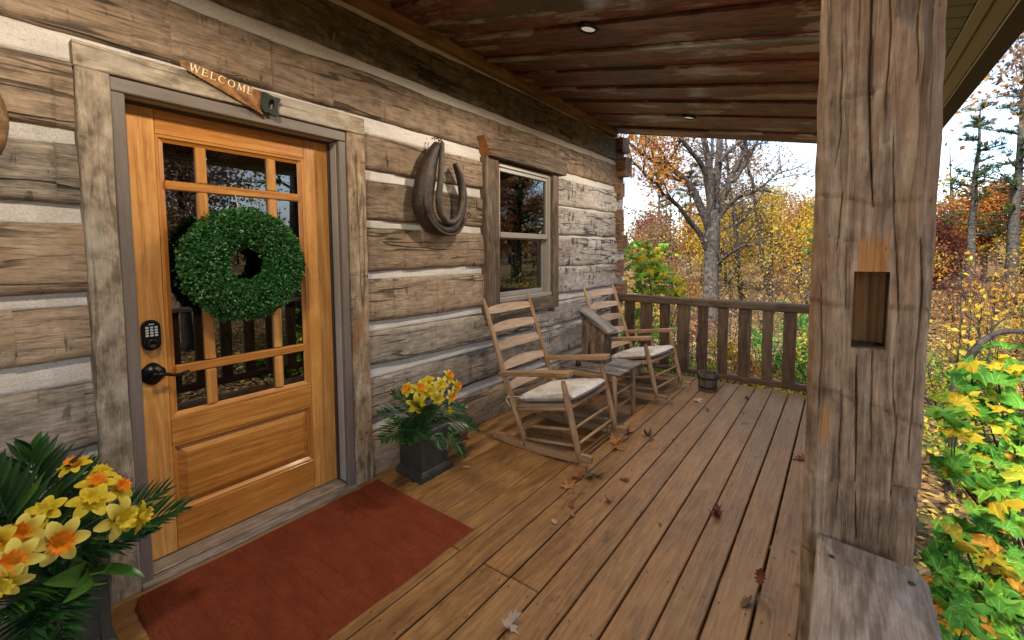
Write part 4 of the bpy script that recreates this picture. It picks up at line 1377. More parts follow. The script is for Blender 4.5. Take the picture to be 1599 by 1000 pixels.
for (x0, x1) in ((.02, .105), (.205, .32), (.405, .535), (.637, .742), (.838, .970), (1.062, 1.163), (1.274, 1.37), (1.478, 1.592), (1.697, 1.790), (1.883, 1.997)):
    mb = MB()
    w = x1 - x0
    mb.prism([(x0 + random.uniform(0, .006), .093), (x1 + random.uniform(-.006, .002), .093), (x1 - random.uniform(0, .004), .45), (x1 + random.uniform(-.004, .004), .799), (x0 - random.uniform(0, .004), .799), (x0 + random.uniform(-.004, .004), .40)], -4.965, -4.920, Matrix.Rotation(R(90), 4, 'X'), 1)
    b_ = mb.build('baluster', RAILW, fr)
mb = MB(); mb.bx(2.098, 2.145, 4.90, 4.96, .094, .798, .006, 2); mb.build('baluster', RAILW, fr)
cp_ = thing('corner_post', 'short dark railing post at the far porch corner', 'post', (2.2, 5.0, -.2))
mb = MB(); mb.bx(2.148, 2.29, 4.90, 5.04, -.25, .875, .008, 2); mb.build('timber', RAILW, cp_)
ln = thing('post_lantern', 'tiny house-shaped wooden lantern with grey roof on the far corner rail', 'lantern', (2.15, 4.96, .886))
mb = MB(); mb.bx(2.088, 2.20, 4.91, 5.02, .886, .980, .004, 2); mb.build('body', TRIM_RUST, ln)
for z in (.915, .948):
    mb = MB(); mb.bx(2.100, 2.125, 4.9065, 4.9095, z, z + .016, .001, 0); mb.build('slot', DARKROOM, ln)
mb = MB()
mb.prism([(2.062, .9805), (2.226, .9805), (2.165, 1.045), (2.123, 1.045)], -5.045, -4.885, Matrix.Rotation(R(90), 4, 'X'), 1)
mb.build('roof', GREYW, ln)

# ------------------------------------------------------------------ bucket
pb = thing('bucket', 'small dark old wooden bucket with wire handle by the railing', 'bucket', (1.277, 4.52, 0))
mb = MB()
for k in range(16):
    a0, a1 = 2 * PI * k / 16 + .012, 2 * PI * (k + 1) / 16 - .012
    vs_ = []
    for (r0, z) in ((.084, .003), (.100, .185)):
        for rr_, aa in ((r0, a0), (r0, a1), (r0 - .012, a1), (r0 - .012, a0)):
            vs_.append((1.277 + rr_ * math.cos(aa), 4.52 + rr_ * math.sin(aa), z))
    mb2 = MB()
    o_ = random.random() * 40
    mb2.add(vs_, [(0, 1, 5, 4), (1, 2, 6, 5), (2, 3, 7, 6), (3, 0, 4, 7), (4, 5, 6, 7), (3, 2, 1, 0)], [(v[2] + o_, v[0], v[1]) for v in vs_])
    mb2.build('stave', PAILW, pb)
for z, r_ in ((.045, .0885), (.14, .0970)):
    mb = MB(); mb.lathe([(r_, z - .009), (r_ + .0025, z - .009), (r_ + .004, z + .009), (r_ + .0015, z + .009)], 28, T4(1.277, 4.52, 0)); mb.build('hoop', IRON, pb)
mb = MB(); mb.lathe([(.086, .012), (.0, .012)], 24, T4(1.277, 4.52, 0)); mb.build('bottom', PAILW, pb)
mb = MB(); mb.tube(smooth_path([(1.178, 4.52, .175), (1.172, 4.54, .26), (1.19, 4.57, .335), (1.277, 4.60, .365), (1.364, 4.57, .335), (1.382, 4.54, .26), (1.376, 4.52, .175)], 5), .004, 6)
mb.build('handle', IRON, pb)

# ------------------------------------------------------------------ rocking chairs


def make_chair():
    t = thing('rocking_chair', 'ladder-back wooden rocking chair nearest the camera beside the planter', 'rocking chair', (.66, 2.69, 0), 'ladder-back rocking chairs on the porch')
    NY, FY = 2.405, 2.965
    def rp(u):      # rear post centre line
        return Vector((lerp(.157, .365, u / .55), 0, lerp(1.055, .475, u / .55))) if u < .55 else Vector((lerp(.365, .552, (u - .55) / .45), 0, lerp(.475, .03, (u - .55) / .45)))
    for y in (NY, FY):
        mb = MB()
        pts = [rp(u) + Vector((0, y, 0)) for u in np.linspace(0, 1, 14)]
        mb.tube(pts, [.009] + [.0155, .0175] + list(np.linspace(.0185, .0225, 8)) + [.022, .0215, .0195], 12)
        mb.build('rear_post', CHAIRW, t)
        mb = MB()
        mb.tube([(.858, y, .545), (.862, y, .528), (.885, y, .44), (.905, y, .36), (.935, y, .245), (.965, y, .13), (.987, y, .05)], [.012, .018, .0205, .0225, .022, .0205, .019], 12)
        mb.build('front_leg', CHAIRW, t)
        mb = MB()
        top, bot = [], []
        for i in range(17):
            x = lerp(.255, 1.075, i / 16)
            z = .002 + .17 * (x - .56) ** 2
            bot.append((x, z)); top.append((x + (0.004 if i else 0), z + (.052 if i not in (0, 16) else .040)))
        mb.prism(bot + top[::-1], -y - .016, -y + .016, Matrix.Rotation(R(90), 4, 'X'), 0)
        mb.build('rocker', CHAIRW, t)
        mb = MB()
        s = 1 if y == FY else -1
        out = [(.318, -.016), (.34, -.022), (.70, -.036), (.86, -.052), (.915, -.045), (.925, -.02), (.925, .02), (.91, .045), (.85, .05), (.70, .03), (.34, .022), (.318, .016)]
        RA = Matrix.Rotation(-math.atan(.155), 4, 'Y')
        RA.translation = Vector((0, y + s * .006, .445))
        mb.prism([(x * 1.012, q * s) for x, q in out] if s > 0 else [(x * 1.012, q * s) for x, q in out][::-1], .0, .034, RA, 0)
        ar = mb.build('arm', CHAIRW, t)
        b_ = ar.modifiers.new('bevel', 'BEVEL'); b_.width = .005; b_.segments = 2; b_.limit_method = 'ANGLE'
        for (za, zb) in ((.075, .130), (.165, .235)):
            mb = MB(); mb.tube([(lerp(.552, .365, (za - .03) / .445), y, za), (.70, y, lerp(za, zb, .4)), (lerp(.987, .905, (zb - .05) / .31), y, zb)], [.0095, .012, .0095], 8); mb.build('stretcher', CHAIRW, t)
    for z, h in ((.965, .070), (.835, .072), (.700, .074), (.562, .076), (.425, .074)):
        u = (1.055 - z) / (1.055 - .475) * .55 if z > .475 else .55 + (.475 - z) / .445 * .45
        c = rp(u)
        mb = MB()
        tl = Vector((-.338, 0, .941)) if z > .475 else Vector((-.387, 0, .922))
        nrm = Vector((tl.z, 0, -tl.x))
        def f(uu, ww, c=c, tl=tl, nrm=nrm, h=h, side=0):
            yy = lerp(NY + .008, FY - .008, uu)
            bow = -.030 * math.sin(PI * uu)
            hh = h * (.62 + .38 * math.sin(PI * uu) ** .8)
            lo_ = -.5 * h * .78
            return c + Vector((0, yy, 0)) + nrm * (bow + side) + tl * lerp(lo_, lo_ + hh, ww)
        n_ = 14
        vs_, gs, fs = [], [], []
        ro_ = random.random() * 40
        for i in range(n_ + 1):
            for (ww, sd2) in ((0, -.004), (0, .004), (1, .004), (1, -.004)):
                p = f(i / n_, ww, side=sd2)
                vs_.append(p); gs.append((p.y + ro_, ww * h + ro_, sd2))
        for i in range(n_):
            for k in range(4):
                a_, b_ = i * 4 + k, i * 4 + (k + 1) % 4
                fs.append((a_, b_, b_ + 4, a_ + 4)[::-1])
        fs.append((0, 1, 2, 3)); fs.append(tuple(n_ * 4 + k for k in (3, 2, 1, 0)))
        mb.add(vs_, fs, gs)
        mb.build('slat', SLATW, t)
    # seat rails and woven seat
    for y in (NY, FY):
        mb = MB(); mb.tube([(.455, y, .268), (.68, y, .318), (.898, y, .366)], .014, 10); mb.build('seat_rail', CHAIRW, t)
    mb = MB(); mb.tube([(.905, NY, .372), (.905, FY, .372)], .015, 10); mb.build('seat_rail', CHAIRW, t)
    mb = MB(); mb.tube([(.452, NY, .272), (.452, FY, .272)], .013, 10); mb.build('seat_rail', CHAIRW, t)
    RS = Matrix.Rotation(-math.atan(.215), 3, 'Y')
    for k in range(22):
        yy = lerp(NY + .028, FY - .028, k / 21)
        mb = MB(); mb.cbox((.680, yy, .333), (.46, .0225, .009), .003, RS, 0); mb.build('seat_strip', SLATW, t)
    for (z0, x0) in ((.235, .935), (.135, .962)):
        mb = MB(); mb.tube([(x0, NY, z0), (x0, (NY + FY) / 2, z0), (x0, FY, z0)], [.0095, .0115, .0095], 8); mb.build('stretcher', CHAIRW, t)
    mb = MB(); mb.tube([(.50, NY, .155), (.50, FY, .155)], .010, 8); mb.build('stretcher', CHAIRW, t)
    return t


ch1 = make_chair()
ch2 = copy_tree(ch1)
ch2.location = (.70, 4.165, 0)
ch2.rotation_euler = (0, 0, R(-6))
ch2['label'] = 'ladder-back wooden rocking chair close to the end railing, beyond the birdhouse'


def make_cushion():
    t = thing('seat_cushion', 'cream cloth cushion on the seat of the near rocking chair', 'cushion', (.66, 2.69, 0), 'cream cushions on the rocking chairs')
    mb = MB()
    def f(side):
        def g(u, w):
            x = lerp(-1, 1, u); y = lerp(-1, 1, w)
            e = max(0, 1 - abs(x) ** 5) * max(0, 1 - abs(y) ** 5)
            cx_ = .685 + .245 * x * (1 - .05 * y * y)
            cy_ = 2.685 + .245 * y * (1 - .04 * x * x)
            base = .338 + .215 * (cx_ - .68) + .045
            if max(abs(x), abs(y)) > .985: hgt = 0
            else: hgt = .038 * e ** .35 * side
            if side > 0: hgt *= 1 - .30 * math.exp(-((x + .1) ** 2 + y ** 2) / .25) + .12 * noise.noise(Vector((x * 3, y * 3, 5))) + .12 * noise.noise(Vector((x * 8, y * 8, 2)))
            return (cx_, cy_, base + hgt)
        return g
    mb.grid(f(1), 28, 28, lambda u, w: (u, w, 0)); mb.grid(f(-1), 28, 28, lambda u, w: (u, w, 0), flip=True)
    mb.build('pad', CUSH, t)
    for y in (2.455, 2.915):
        s = 1 if y > 2.6 else -1
        mb = MB(); mb.tube(smooth_path([(.465, y, .345), (.44, y + s * .03, .355), (.415, y + s * .075, .36), (.40, y + s * .085, .338), (.43, y + s * .08, .30)], 4), .003, 6); mb.build('tie', CUSH, t)
    return t


cu1 = make_cushion()
cu2 = copy_tree(cu1)
cu2.location = ch2.location; cu2.rotation_euler = ch2.rotation_euler
cu2['label'] = 'cream cloth cushion on the seat of the far rocking chair by the railing'

# ------------------------------------------------------------------ side table, birdhouse, pine cone
tb = thing('side_table', 'low slatted wooden side table standing between the two rocking chairs', 'side table', (.68, 3.29, 0))
for x in (.49, .91):
    for y in (3.10, 3.475):
        mb = MB(); mb.tube([(x, y, 0), (x, y, .12), (x, y, .30), (x, y, .41), (x, y, .425)], [.0155, .019, .0205, .019, .014], 12); mb.build('leg', CHAIRW, tb)
for k in range(5):
    y = 3.085 + k * .1
    mb = MB(); mb.bx(.43, .955, y, y + .092, .426, .444, .004, 0); mb.build('slat', GREYW, tb)
for z in (.13, .24):
    for y in (3.10, 3.475):
        mb = MB(); mb.tube([(.49, y, z), (.91, y, z)], .0095, 8); mb.build('stretcher', CHAIRW, tb)
    for x in (.49, .91):
        mb = MB(); mb.tube([(x, 3.10, z + .03), (x, 3.475, z + .03)], .0095, 8); mb.build('stretcher', CHAIRW, tb)
mb = MB(); mb.bx(.475, .925, 3.09, 3.108, .375, .425, .003, 0); mb.build('apron', CHAIRW, tb)
mb = MB(); mb.bx(.475, .925, 3.467, 3.485, .375, .425, .003, 0); mb.build('apron', CHAIRW, tb)

bh = thing('birdhouse', 'tall bark-sided birdhouse with slanting grey roof on the side table', 'birdhouse', (.62, 3.36, .445))
mb = MB()
mb.prism([(.508, .4455), (.728, .4455), (.728, .727), (.508, .862)], -3.43, -3.30, Matrix.Rotation(R(90), 4, 'X'), 1)
mb.build('body', BARKW, bh)
for k in range(5):          # bark strips on the front
    x0 = .510 + k * .0436
    mb = MB()
    tz = .862 - (x0 - .508) * .6136 - .012
    tz2 = .862 - (x0 + .042 - .508) * .6136 - .012
    mb.prism([(x0, .447 + random.uniform(0, .006)), (x0 + .041, .447 + random.uniform(0, .006)), (x0 + .041, tz2), (x0, tz)], 3.2885, 3.2995, Matrix(((1, 0, 0, 0), (0, 0, 1, 0), (0, 1, 0, 0), (0, 0, 0, 1))), 1)
    mb.build('bark_strip', BARKW, bh)
mb = MB()
d_ = Vector((.275, 0, -.169)).normalized()
mb.bar(Vector((.478, 3.36, .897)) + Vector((0, 0, 0)), Vector((.478, 3.36, .897)) + d_ * .345, .185, .024, .004)
mb.build('roof', GREYW, bh)
mb = MB(); mb.bx(.478, .50, 3.27, 3.45, .835, .878, .003, 1); mb.build('back_trim', GREYW, bh)
pc = thing('pine_cone', 'small dark brown cone-like lump on the near corner of the side table', 'pine cone', (.56, 3.14, .444))
mb = MB(); mb.lathe([(.0, .444), (.016, .446), (.024, .458), (.022, .475), (.014, .492), (.004, .503), (0, .504)], 12, T4(.56, 3.14, 0), wob=lambda j, a: .16 * math.sin(a * 6 + j * .8))
mb.build('scales', LEATHER, pc)

# ------------------------------------------------------------------ planters with silk flowers
PALM = leafmat('palm_frond_green', [(0, (.006, .026, .010)), (.5, (.015, .062, .015)), (.8, (.042, .125, .020)), (1, (.14, .24, .035))], .32, .15, .55)
STRAP = leafmat('strap_leaf_green', [(0, (.016, .070, .012)), (1, (.065, .19, .025))], .35, .2, .5)
PETAL = leafmat('yellow_petal', [(0, (.55, .38, .010)), (.45, (.70, .54, .028)), (1, (.80, .71, .17))], .55, .25, .3)
TRUMP_O = leafmat('orange_trumpet', [(0, (.80, .20, .012)), (.6, (.85, .31, .015)), (1, (.86, .48, .03))], .55, .25, .3)
TRUMP_Y = leafmat('yellow_trumpet', [(0, (.66, .46, .012)), (1, (.80, .66, .06))], .55, .25, .3)


def frond_mesh(seed, pairs=17, wide=.34, arch=.16):
    rnd = random.Random(seed)
    V, Fc, L = [], [], []
    def sp(x): return Vector((x, .03 * math.sin(x * 2 + seed), arch * math.sin(PI * x * .9)))
    n = 12
    for i in range(n + 1):
        x = i / n; p = sp(x); w = .011 * (1 - x * .75)
        V += [p + Vector((0, w, 0)), p + Vector((0, 0, w)), p - Vector((0, w, 0))]; L += [.55] * 3
    for i in range(n):
        a = i * 3
        Fc += [(a, a + 3, a + 4, a + 1), (a + 1, a + 4, a + 5, a + 2)]
    for k in range(pairs):
        x = .20 + .80 * k / (pairs - 1)
        for s in (-1, 1):
            p = sp(x)
            ln_ = wide * (math.sin(PI * (.18 + .72 * (x - .2) / .8)) ** .7) * rnd.uniform(.88, 1.08)
            ang = R(lerp(68, 22, (x - .2) / .8) + rnd.uniform(-5, 5))
            d = Vector((math.cos(ang), s * math.sin(ang), .22 + rnd.uniform(-.1, .1))).normalized()
            sd_ = Vector((-d.y, d.x, 0)).normalized()
            lc = min(1, max(0, rnd.gauss(.5, .2)))
            b = len(V)
            for q, (t, w) in enumerate(((0, .2), (.3, 1), (.65, .85), (1.0, .0))):
                c = p + d * ln_ * t + Vector((0, 0, -.20 * ln_ * t * t))
                ww = .021 * w
                V += [c + sd_ * ww, c + Vector((0, 0, -.006 * w)), c - sd_ * ww]; L += [lc] * 3
            for q in range(3):
                a = b + q * 3
                Fc += [(a, a + 3, a + 4, a + 1), (a + 1, a + 4, a + 5, a + 2)]
    me = bpy.data.meshes.new('frond')
    me.from_pydata(V, [], Fc)
    me.materials.append(PALM)
    set_lc(me, L)
    return me


def petal_mesh(seed, pale):
    rnd = random.Random(seed)
    V, Fc, L = [], [], []
    for k in range(6):
        a = 2 * PI * k / 6 + rnd.uniform(-.1, .1)
        ln_ = .074 * rnd.uniform(.92, 1.08); wd = .024 * rnd.uniform(.9, 1.12)
        back = rnd.uniform(-.012, .014)
        d = Vector((math.cos(a), math.sin(a), 0)); s = Vector((-d.y, d.x, 0))
        b = len(V)
        nu, nv = 6, 4
        for i in range(nu + 1):
            t = i / nu
            w = wd * (math.sin(PI * (.06 + .90 * t)) ** .65)
            for j in range(nv + 1):
                q = lerp(-1, 1, j / nv)
                z = back * t + .012 * math.sin(PI * t) - .008 * (1 - q * q) * (1 - t) + .006 * noise.noise(Vector((t * 4 + k * 7, q * 2, seed))) + (k % 2) * .003
                V.append(d * (.008 + ln_ * t) + s * w * q + Vector((0, 0, z))); L.append(min(1, max(0, (.22 if not pale else .62) + .38 * t - .12 * (1 - abs(q)) + rnd.uniform(-.05, .05))))
        for i in range(nu):
            for j in range(nv):
                a0 = b + i * (nv + 1) + j
                Fc.append((a0, a0 + nv + 1, a0 + nv + 2, a0 + 1))
    me = bpy.data.meshes.new('petals')
    me.from_pydata(V, [], Fc)
    for p in me.polygons: p.use_smooth = True
    me.materials.append(PETAL)
    set_lc(me, L)
    return me


def trumpet_mesh(seed, mat):
    V, Fc, L = [], [], []
    n = 40
    prof = [(.006, .0), (.016, .010), (.021, .024), (.025, .036), (.031, .043), (.038, .046)]
    for i, (r, z) in enumerate(prof):
        for k in range(n):
            a = 2 * PI * k / n
            fr_ = (i / 5) ** 3
            rr = r * (1 + .16 * fr_ * math.sin(a * 9 + seed) + .07 * fr_ * math.sin(a * 17 + 2 * seed))
            V.append(Vector((rr * math.cos(a), rr * math.sin(a), z + .006 * fr_ * math.cos(a * 9 + seed)))); L.append(.15 + .75 * (1 - i / 5) + .1 * math.sin(a * 5))
    for i in range(5):
        for k in range(n):
            k2 = (k + 1) % n
            Fc.append((i * n + k, i * n + k2, (i + 1) * n + k2, (i + 1) * n + k))
    b = len(V); V.append(Vector((0, 0, .004))); L.append(.9)
    for k in range(n): Fc.append((b, (k + 1) % n, k))
    # stamens
    for k in range(5):
        a = 2 * PI * k / 5
        b = len(V)
        c = Vector((.006 * math.cos(a), .006 * math.sin(a), 0))
        V += [c + Vector((.0015, 0, .004)), c + Vector((-.0015, .001, .004)), c * 1.3 + Vector((0, 0, .036))]; L += [1, 1, 1]
        Fc.append((b, b + 1, b + 2))
    me = bpy.data.meshes.new('trumpet')
    me.from_pydata(V, [], Fc)
    for p in me.polygons: p.use_smooth = True
    me.materials.append(mat)
    set_lc(me, L)
    return me


def strap_mesh():
    V, Fc, L = [], [], []
    n = 10
    for i in range(n + 1):
        t = i / n
        w = .11 * (math.sin(PI * (.10 + .88 * t)) ** .7)
        for q in (-1, -.5, 0, .5, 1):
            V.append(Vector((t, q * w, .20 * math.sin(PI * t * .8) - .32 * t * t + .035 * abs(q)))); L.append(.35 + .3 * abs(q) + .2 * t)
    for i in range(n):
        for j in range(4):
            a = i * 5 + j
            Fc.append((a, a + 5, a + 6, a + 1))
    me = bpy.data.meshes.new('strap_leaf')
    me.from_pydata(V, [], Fc)
    for p in me.polygons: p.use_smooth = True
    me.materials.append(STRAP)
    set_lc(me, L)
    return me


FROND = [frond_mesh(k, 19 + k, .36 + .03 * k, .10 + .05 * k) for k in range(3)]
PET = [petal_mesh(1, False), petal_mesh(2, False), petal_mesh(3, True), petal_mesh(4, True)]
TRO, TRY = [trumpet_mesh(k, TRUMP_O) for k in (1, 2)], [trumpet_mesh(k, TRUMP_Y) for k in (3, 4)]
STRAPM = strap_mesh()


def orient(o, parent, p0, xdir, zdir, s):
    x = Vector(xdir).normalized()
    z = Vector(zdir); z = (z - x * z.dot(x)).normalized()
    y = z.cross(x)
    m = Matrix((x, y, z)).transposed().to_4x4() @ Matrix.Diagonal(Vector((s[0], s[1], s[2], 1)))
    m.translation = Vector(p0) - ORG[parent.name]
    o.matrix_local = m
    return o


def make_pot(cx_, cy_, label):
    t = thing('planter', label, 'planter', (cx_, cy_, 0), 'square grey planters beside the door')
    def sq(h, z): return [(cx_ - h, cy_ - h, z), (cx_ + h, cy_ - h, z), (cx_ + h, cy_ + h, z), (cx_ - h, cy_ + h, z)]
    def stack(name, prof):
        mb = MB()
        vs_ = [p for h, z in prof for p in sq(h, z)]
        fs = [(3, 2, 1, 0)]
        for j in range(len(prof) - 1):
            for k in range(4):
                k2 = (k + 1) % 4
                fs.append((j * 4 + k, j * 4 + k2, j * 4 + 4 + k2, j * 4 + 4 + k))
        fs.append(tuple((len(prof) - 1) * 4 + k for k in range(4)))
        mb.add(vs_, fs, vs_)
        return mb.build(name, POTM, t)
    stack('plinth', [(.121, .001), (.124, .004), (.124, .036), (.120, .041), (.117, .050), (.108, .058)])
    stack('body', [(.102, .0582), (.102, .290)])
    # raised border leaving a sunk panel in every side
    for k in range(4):
        rot = Matrix.Translation(Vector((cx_, cy_, 0))) @ Matrix.Rotation(PI / 2 * k, 4, 'Z')
        mb = MB()
        for (y0, y1, z0, z1) in ((-.1065, -.080, .0585, .2735), (.080, .1065, .0585, .2735), (-.0795, .0795, .0585, .086), (-.0795, .0795, .247, .2735)):
            pts = [(.1022, y0, z0), (.1022, y1, z0), (.1022, y1, z1), (.1022, y0, z1), (.1085, y0 + .0015, z0 + .0015), (.1085, y1 - .0015, z0 + .0015), (.1085, y1 - .0015, z1 - .0015), (.1085, y0 + .0015, z1 - .0015)]
            vs_ = [rot @ Vector(p) for p in pts]
            mb.add(vs_, [(4, 5, 6, 7), (0, 1, 5, 4), (1, 2, 6, 5), (2, 3, 7, 6), (3, 0, 4, 7)], vs_)
        mb.build('side_border', POTM, t)
    stack('rim', [(.109, .274), (.113, .278), (.113, .298), (.108, .303), (.094, .303), (.090, .292)])
    mb = MB(); mb.bx(cx_ - .088, cx_ + .088, cy_ - .088, cy_ + .088, .285, .2915, .001); mb.build('soil', SOIL, t)
    return t


make_pot(.195, 1.78, 'square grey-green planter with sunk panels between the door and the rocking chair')
make_pot(.195, .185, 'square grey-green planter at the left corner, mostly hidden by its fronds')


def PXX(x, y, X):
    d = CF + (x - CX) / FPX * CR - (y - CY) / FPX * CU
    return CAM_P + d * ((X - CAM_P.x) / d.x)


def arrangement(cx_, cy_, label, fronds, flowers, straps):
    t = thing('flower_arrangement', label, 'flowers', (cx_, cy_, .29), 'silk daffodils with palm fronds in planters')
    root = Vector((cx_, cy_, .30))
    for k, (tip, zd, wsc) in enumerate(fronds):
        tip = Vector(tip)
        r0 = root + (tip - root) * Vector((.12, .12, 0)).length
        d = tip - root
        o = link_mesh('frond', FROND[k % 3], t)
        orient(o, t, root, d, zd, (d.length, d.length * wsc, d.length * .9))
    for k, (p, fd, org_, pale, s) in enumerate(flowers):
        p = Vector(p)
        o = link_mesh('flower', PET[(k % 2) + (2 if pale else 0)], t)
        fd = Vector(fd).normalized()
        xx = fd.cross(Vector((.3, .2, 1))).normalized()
        s *= .86
        orient(o, t, p, xx, fd, (s, s, s))
        tr = link_mesh('trumpet', (TRO if org_ else TRY)[k % 2], o)
        ORG[o.name] = Vector((0, 0, 0))
        tr.location = (0, 0, .004)
        mb = MB()
        c0 = root + Vector((random.uniform(-.03, .03), random.uniform(-.03, .03), -.01))
        mb.tube(smooth_path([c0, lerp(c0, p, .5) + Vector((0, 0, .05)), p - fd * .045 + Vector((0, 0, .004)), p - fd * .004], 4), [.0035] * 13, 6)
        mb.build('stem', STEMM, t)
    for (p0, tip, zd, w) in straps:
        d = Vector(tip) - Vector(p0)
        o = link_mesh('leaf', STRAPM, t)
        orient(o, t, p0, d, zd, (d.length, d.length * w, d.length * .6))
    return t


STEMM = plain('stem_green', (.03, .10, .02), .5)
UPV = Vector((0, 0, 1))
TOC = lambda p: (CAM_P - Vector(p)).normalized()
fr1 = []
for (px, py, X, w) in ((592, 648, .22, .9), (598, 690, .30, 1.0), (612, 620, .14, .9), (632, 694, .40, 1.0), (668, 640, .36, .9), (690, 700, .36, .85), (722, 640, .18, .9), (736, 672, .24, .9), (716, 705, .28, .9), (700, 628, .12, .9), (640, 612, .1, .8), (655, 650, .45, .8)):
    p = PXX(px, py, X)
    fr1.append((p, Vector((.5, -.3, .9)), w))
fl1 = []
for (px, py, X, o_, pl, s, fd) in ((637, 608, .20, 1, 0, .66, (.3, -.9, .5)), (657, 606, .22, 1, 0, .68, (.7, -.5, .5)), (672, 611, .24, 0, 0, .7, (.8, -.5, .2)), (651, 630, .33, 0, 0, .86, (.8, -.55, .1)), (688, 601, .21, 0, 1, .78, (.8, -.3, .3)),
                                   (700, 589, .20, 1, 0, .74, (.8, .2, .6)), (712, 604, .22, 1, 0, .74, (.75, .35, .3)), (683, 622, .28, 0, 1, .74, (.85, -.3, .0)), (703, 619, .29, 1, 1, .74, (.9, .2, .05)), (668, 596, .15, 0, 0, .66, (.5, -.3, .9)), (700, 640, .26, 0, 1, .6, (.7, .1, -.5))):
    fl1.append((PXX(px, py, X), fd, o_, pl, s))
st1 = [((.21, 1.73, .31), PXX(668, 655, .36), (.6, -.4, .7), .9), ((.2, 1.75, .31), PXX(702, 690, .34), (.5, .1, .8), .8)]
arrangement(.195, 1.78, 'yellow and orange daffodils with green fronds in the planter right of the door', fr1, fl1, st1)
fr2 = []
for (px, py, X, w, zd) in ((60, 700, .20, 1.2, (.9, -.1, .2)), (-15, 735, .24, 1.1, (.8, -.2, .5)), (128, 735, .14, .9, (.8, 0, .6)), (-60, 830, .34, 1.0, (.7, -.3, .7)), (282, 800, .36, .75, (.5, -.3, .9)), (255, 772, .26, .75, (.5, -.3, .9)), (240, 832, .34, .6, (.5, -.3, .9)),
                           (40, 1010, .52, 1.1, (.8, -.2, .6)), (105, 1000, .50, 1.1, (.8, -.1, .6)), (-30, 980, .55, 1.0, (.8, -.3, .5)), (-30, 760, .16, .9, (.8, 0, .5))):
    fr2.append((PXX(px, py, X), zd, w))
fl2 = []
for (px, py, X, o_, pl, s, fd) in ((38, 832, .42, 1, 1, .80, (.75, -.35, .5)), (92, 845, .46, 1, 1, .92, (.9, .05, .2)), (27, 872, .52, 1, 1, .82, (.8, -.3, .3)), (8, 905, .54, 0, 1, .75, (.8, -.3, -.1)), (143, 783, .38, 0, 0, .82, (.6, .1, .7)), (182, 811, .42, 0, 1, .95, (.8, .45, .1)),
                                   (216, 807, .40, 0, 0, .72, (.6, .8, .05)), (116, 728, .26, 1, 0, .62, (.3, -.1, .95)), (150, 757, .30, 1, 0, .72, (.55, .1, .8)), (184, 765, .30, 1, 0, .70, (.6, .5, .6)), (155, 742, .22, 0, 0, .66, (.3, .2, .9)), (70, 800, .36, 0, 0, .70, (.6, -.2, .8)), (-6, 850, .44, 1, 0, .8, (.8, -.5, .3))):
    fl2.append((PXX(px, py, X), fd, o_, pl, s))
st2 = [((.30, .24, .33), PXX(224, 894, .44), (.3, 0, 1), 1.1), ((.30, .22, .33), PXX(96, 905, .56), (.8, 0, .4), 1.0), ((.30, .24, .33), PXX(118, 930, .52), (.8, .2, .3), 1.0)]
arrangement(.195, .185, 'large orange-centred daffodils with dark palm fronds at the lower left corner', fr2, fl2, st2)

# ------------------------------------------------------------------ dry leaves on the boards
DRY = {}
for nm_, a_, b_ in (('rust', (.12, .032, .012), (.27, .085, .028)), ('orange', (.24, .085, .018), (.42, .17, .035)), ('maroon', (.055, .014, .010), (.15, .035, .018)), ('pale', (.30, .22, .15), (.50, .40, .30)), ('brown', (.06, .035, .02), (.16, .10, .055)), ('olive', (.05, .042, .016), (.13, .105, .035))):
    DRY[nm_] = plain('dry_leaf_' + nm_, a_, .7, 0, 60, .3, col2=b_)


def leaf_obj_mesh(outline, curl, seed, mat, ripple=.06):
    """a fan of triangles over the outline, curled out of its plane; unit size"""
    pts = [Vector((x, y - .4, 0)) for x, y in outline]
    V = [Vector((0, -.1, 0))]
    n = len(pts)
    for p in pts: V.append(Vector((p.x * .5, p.y * .5 - .05, 0)))
    for p in pts: V.append(p)
    so = seed * 5.3
    V = [Vector((v.x, v.y, curl * (v.x ** 2 * 1.8 + max(0, v.y) ** 2 * .8) + ripple * noise.noise(Vector((v.x * 4 + so, v.y * 4, 1))) * 1.5)) for v in V]
    Fc = []
    for k in range(n):
        j = (k + 1) % n
        Fc += [(0, 1 + k, 1 + j), (1 + k, 1 + n + k, 1 + n + j, 1 + j)]
    b = len(V)
    V += [Vector((-.012, -.4, 0)), Vector((.012, -.4, 0)), Vector((.0, -.85, .08 * curl))]
    Fc.append((b, b + 2, b + 1))
    me = bpy.data.meshes.new('dry_leaf')
    me.from_pydata(V, [], Fc)
    for p in me.polygons: p.use_smooth = True
    me.materials.append(mat)
    return me


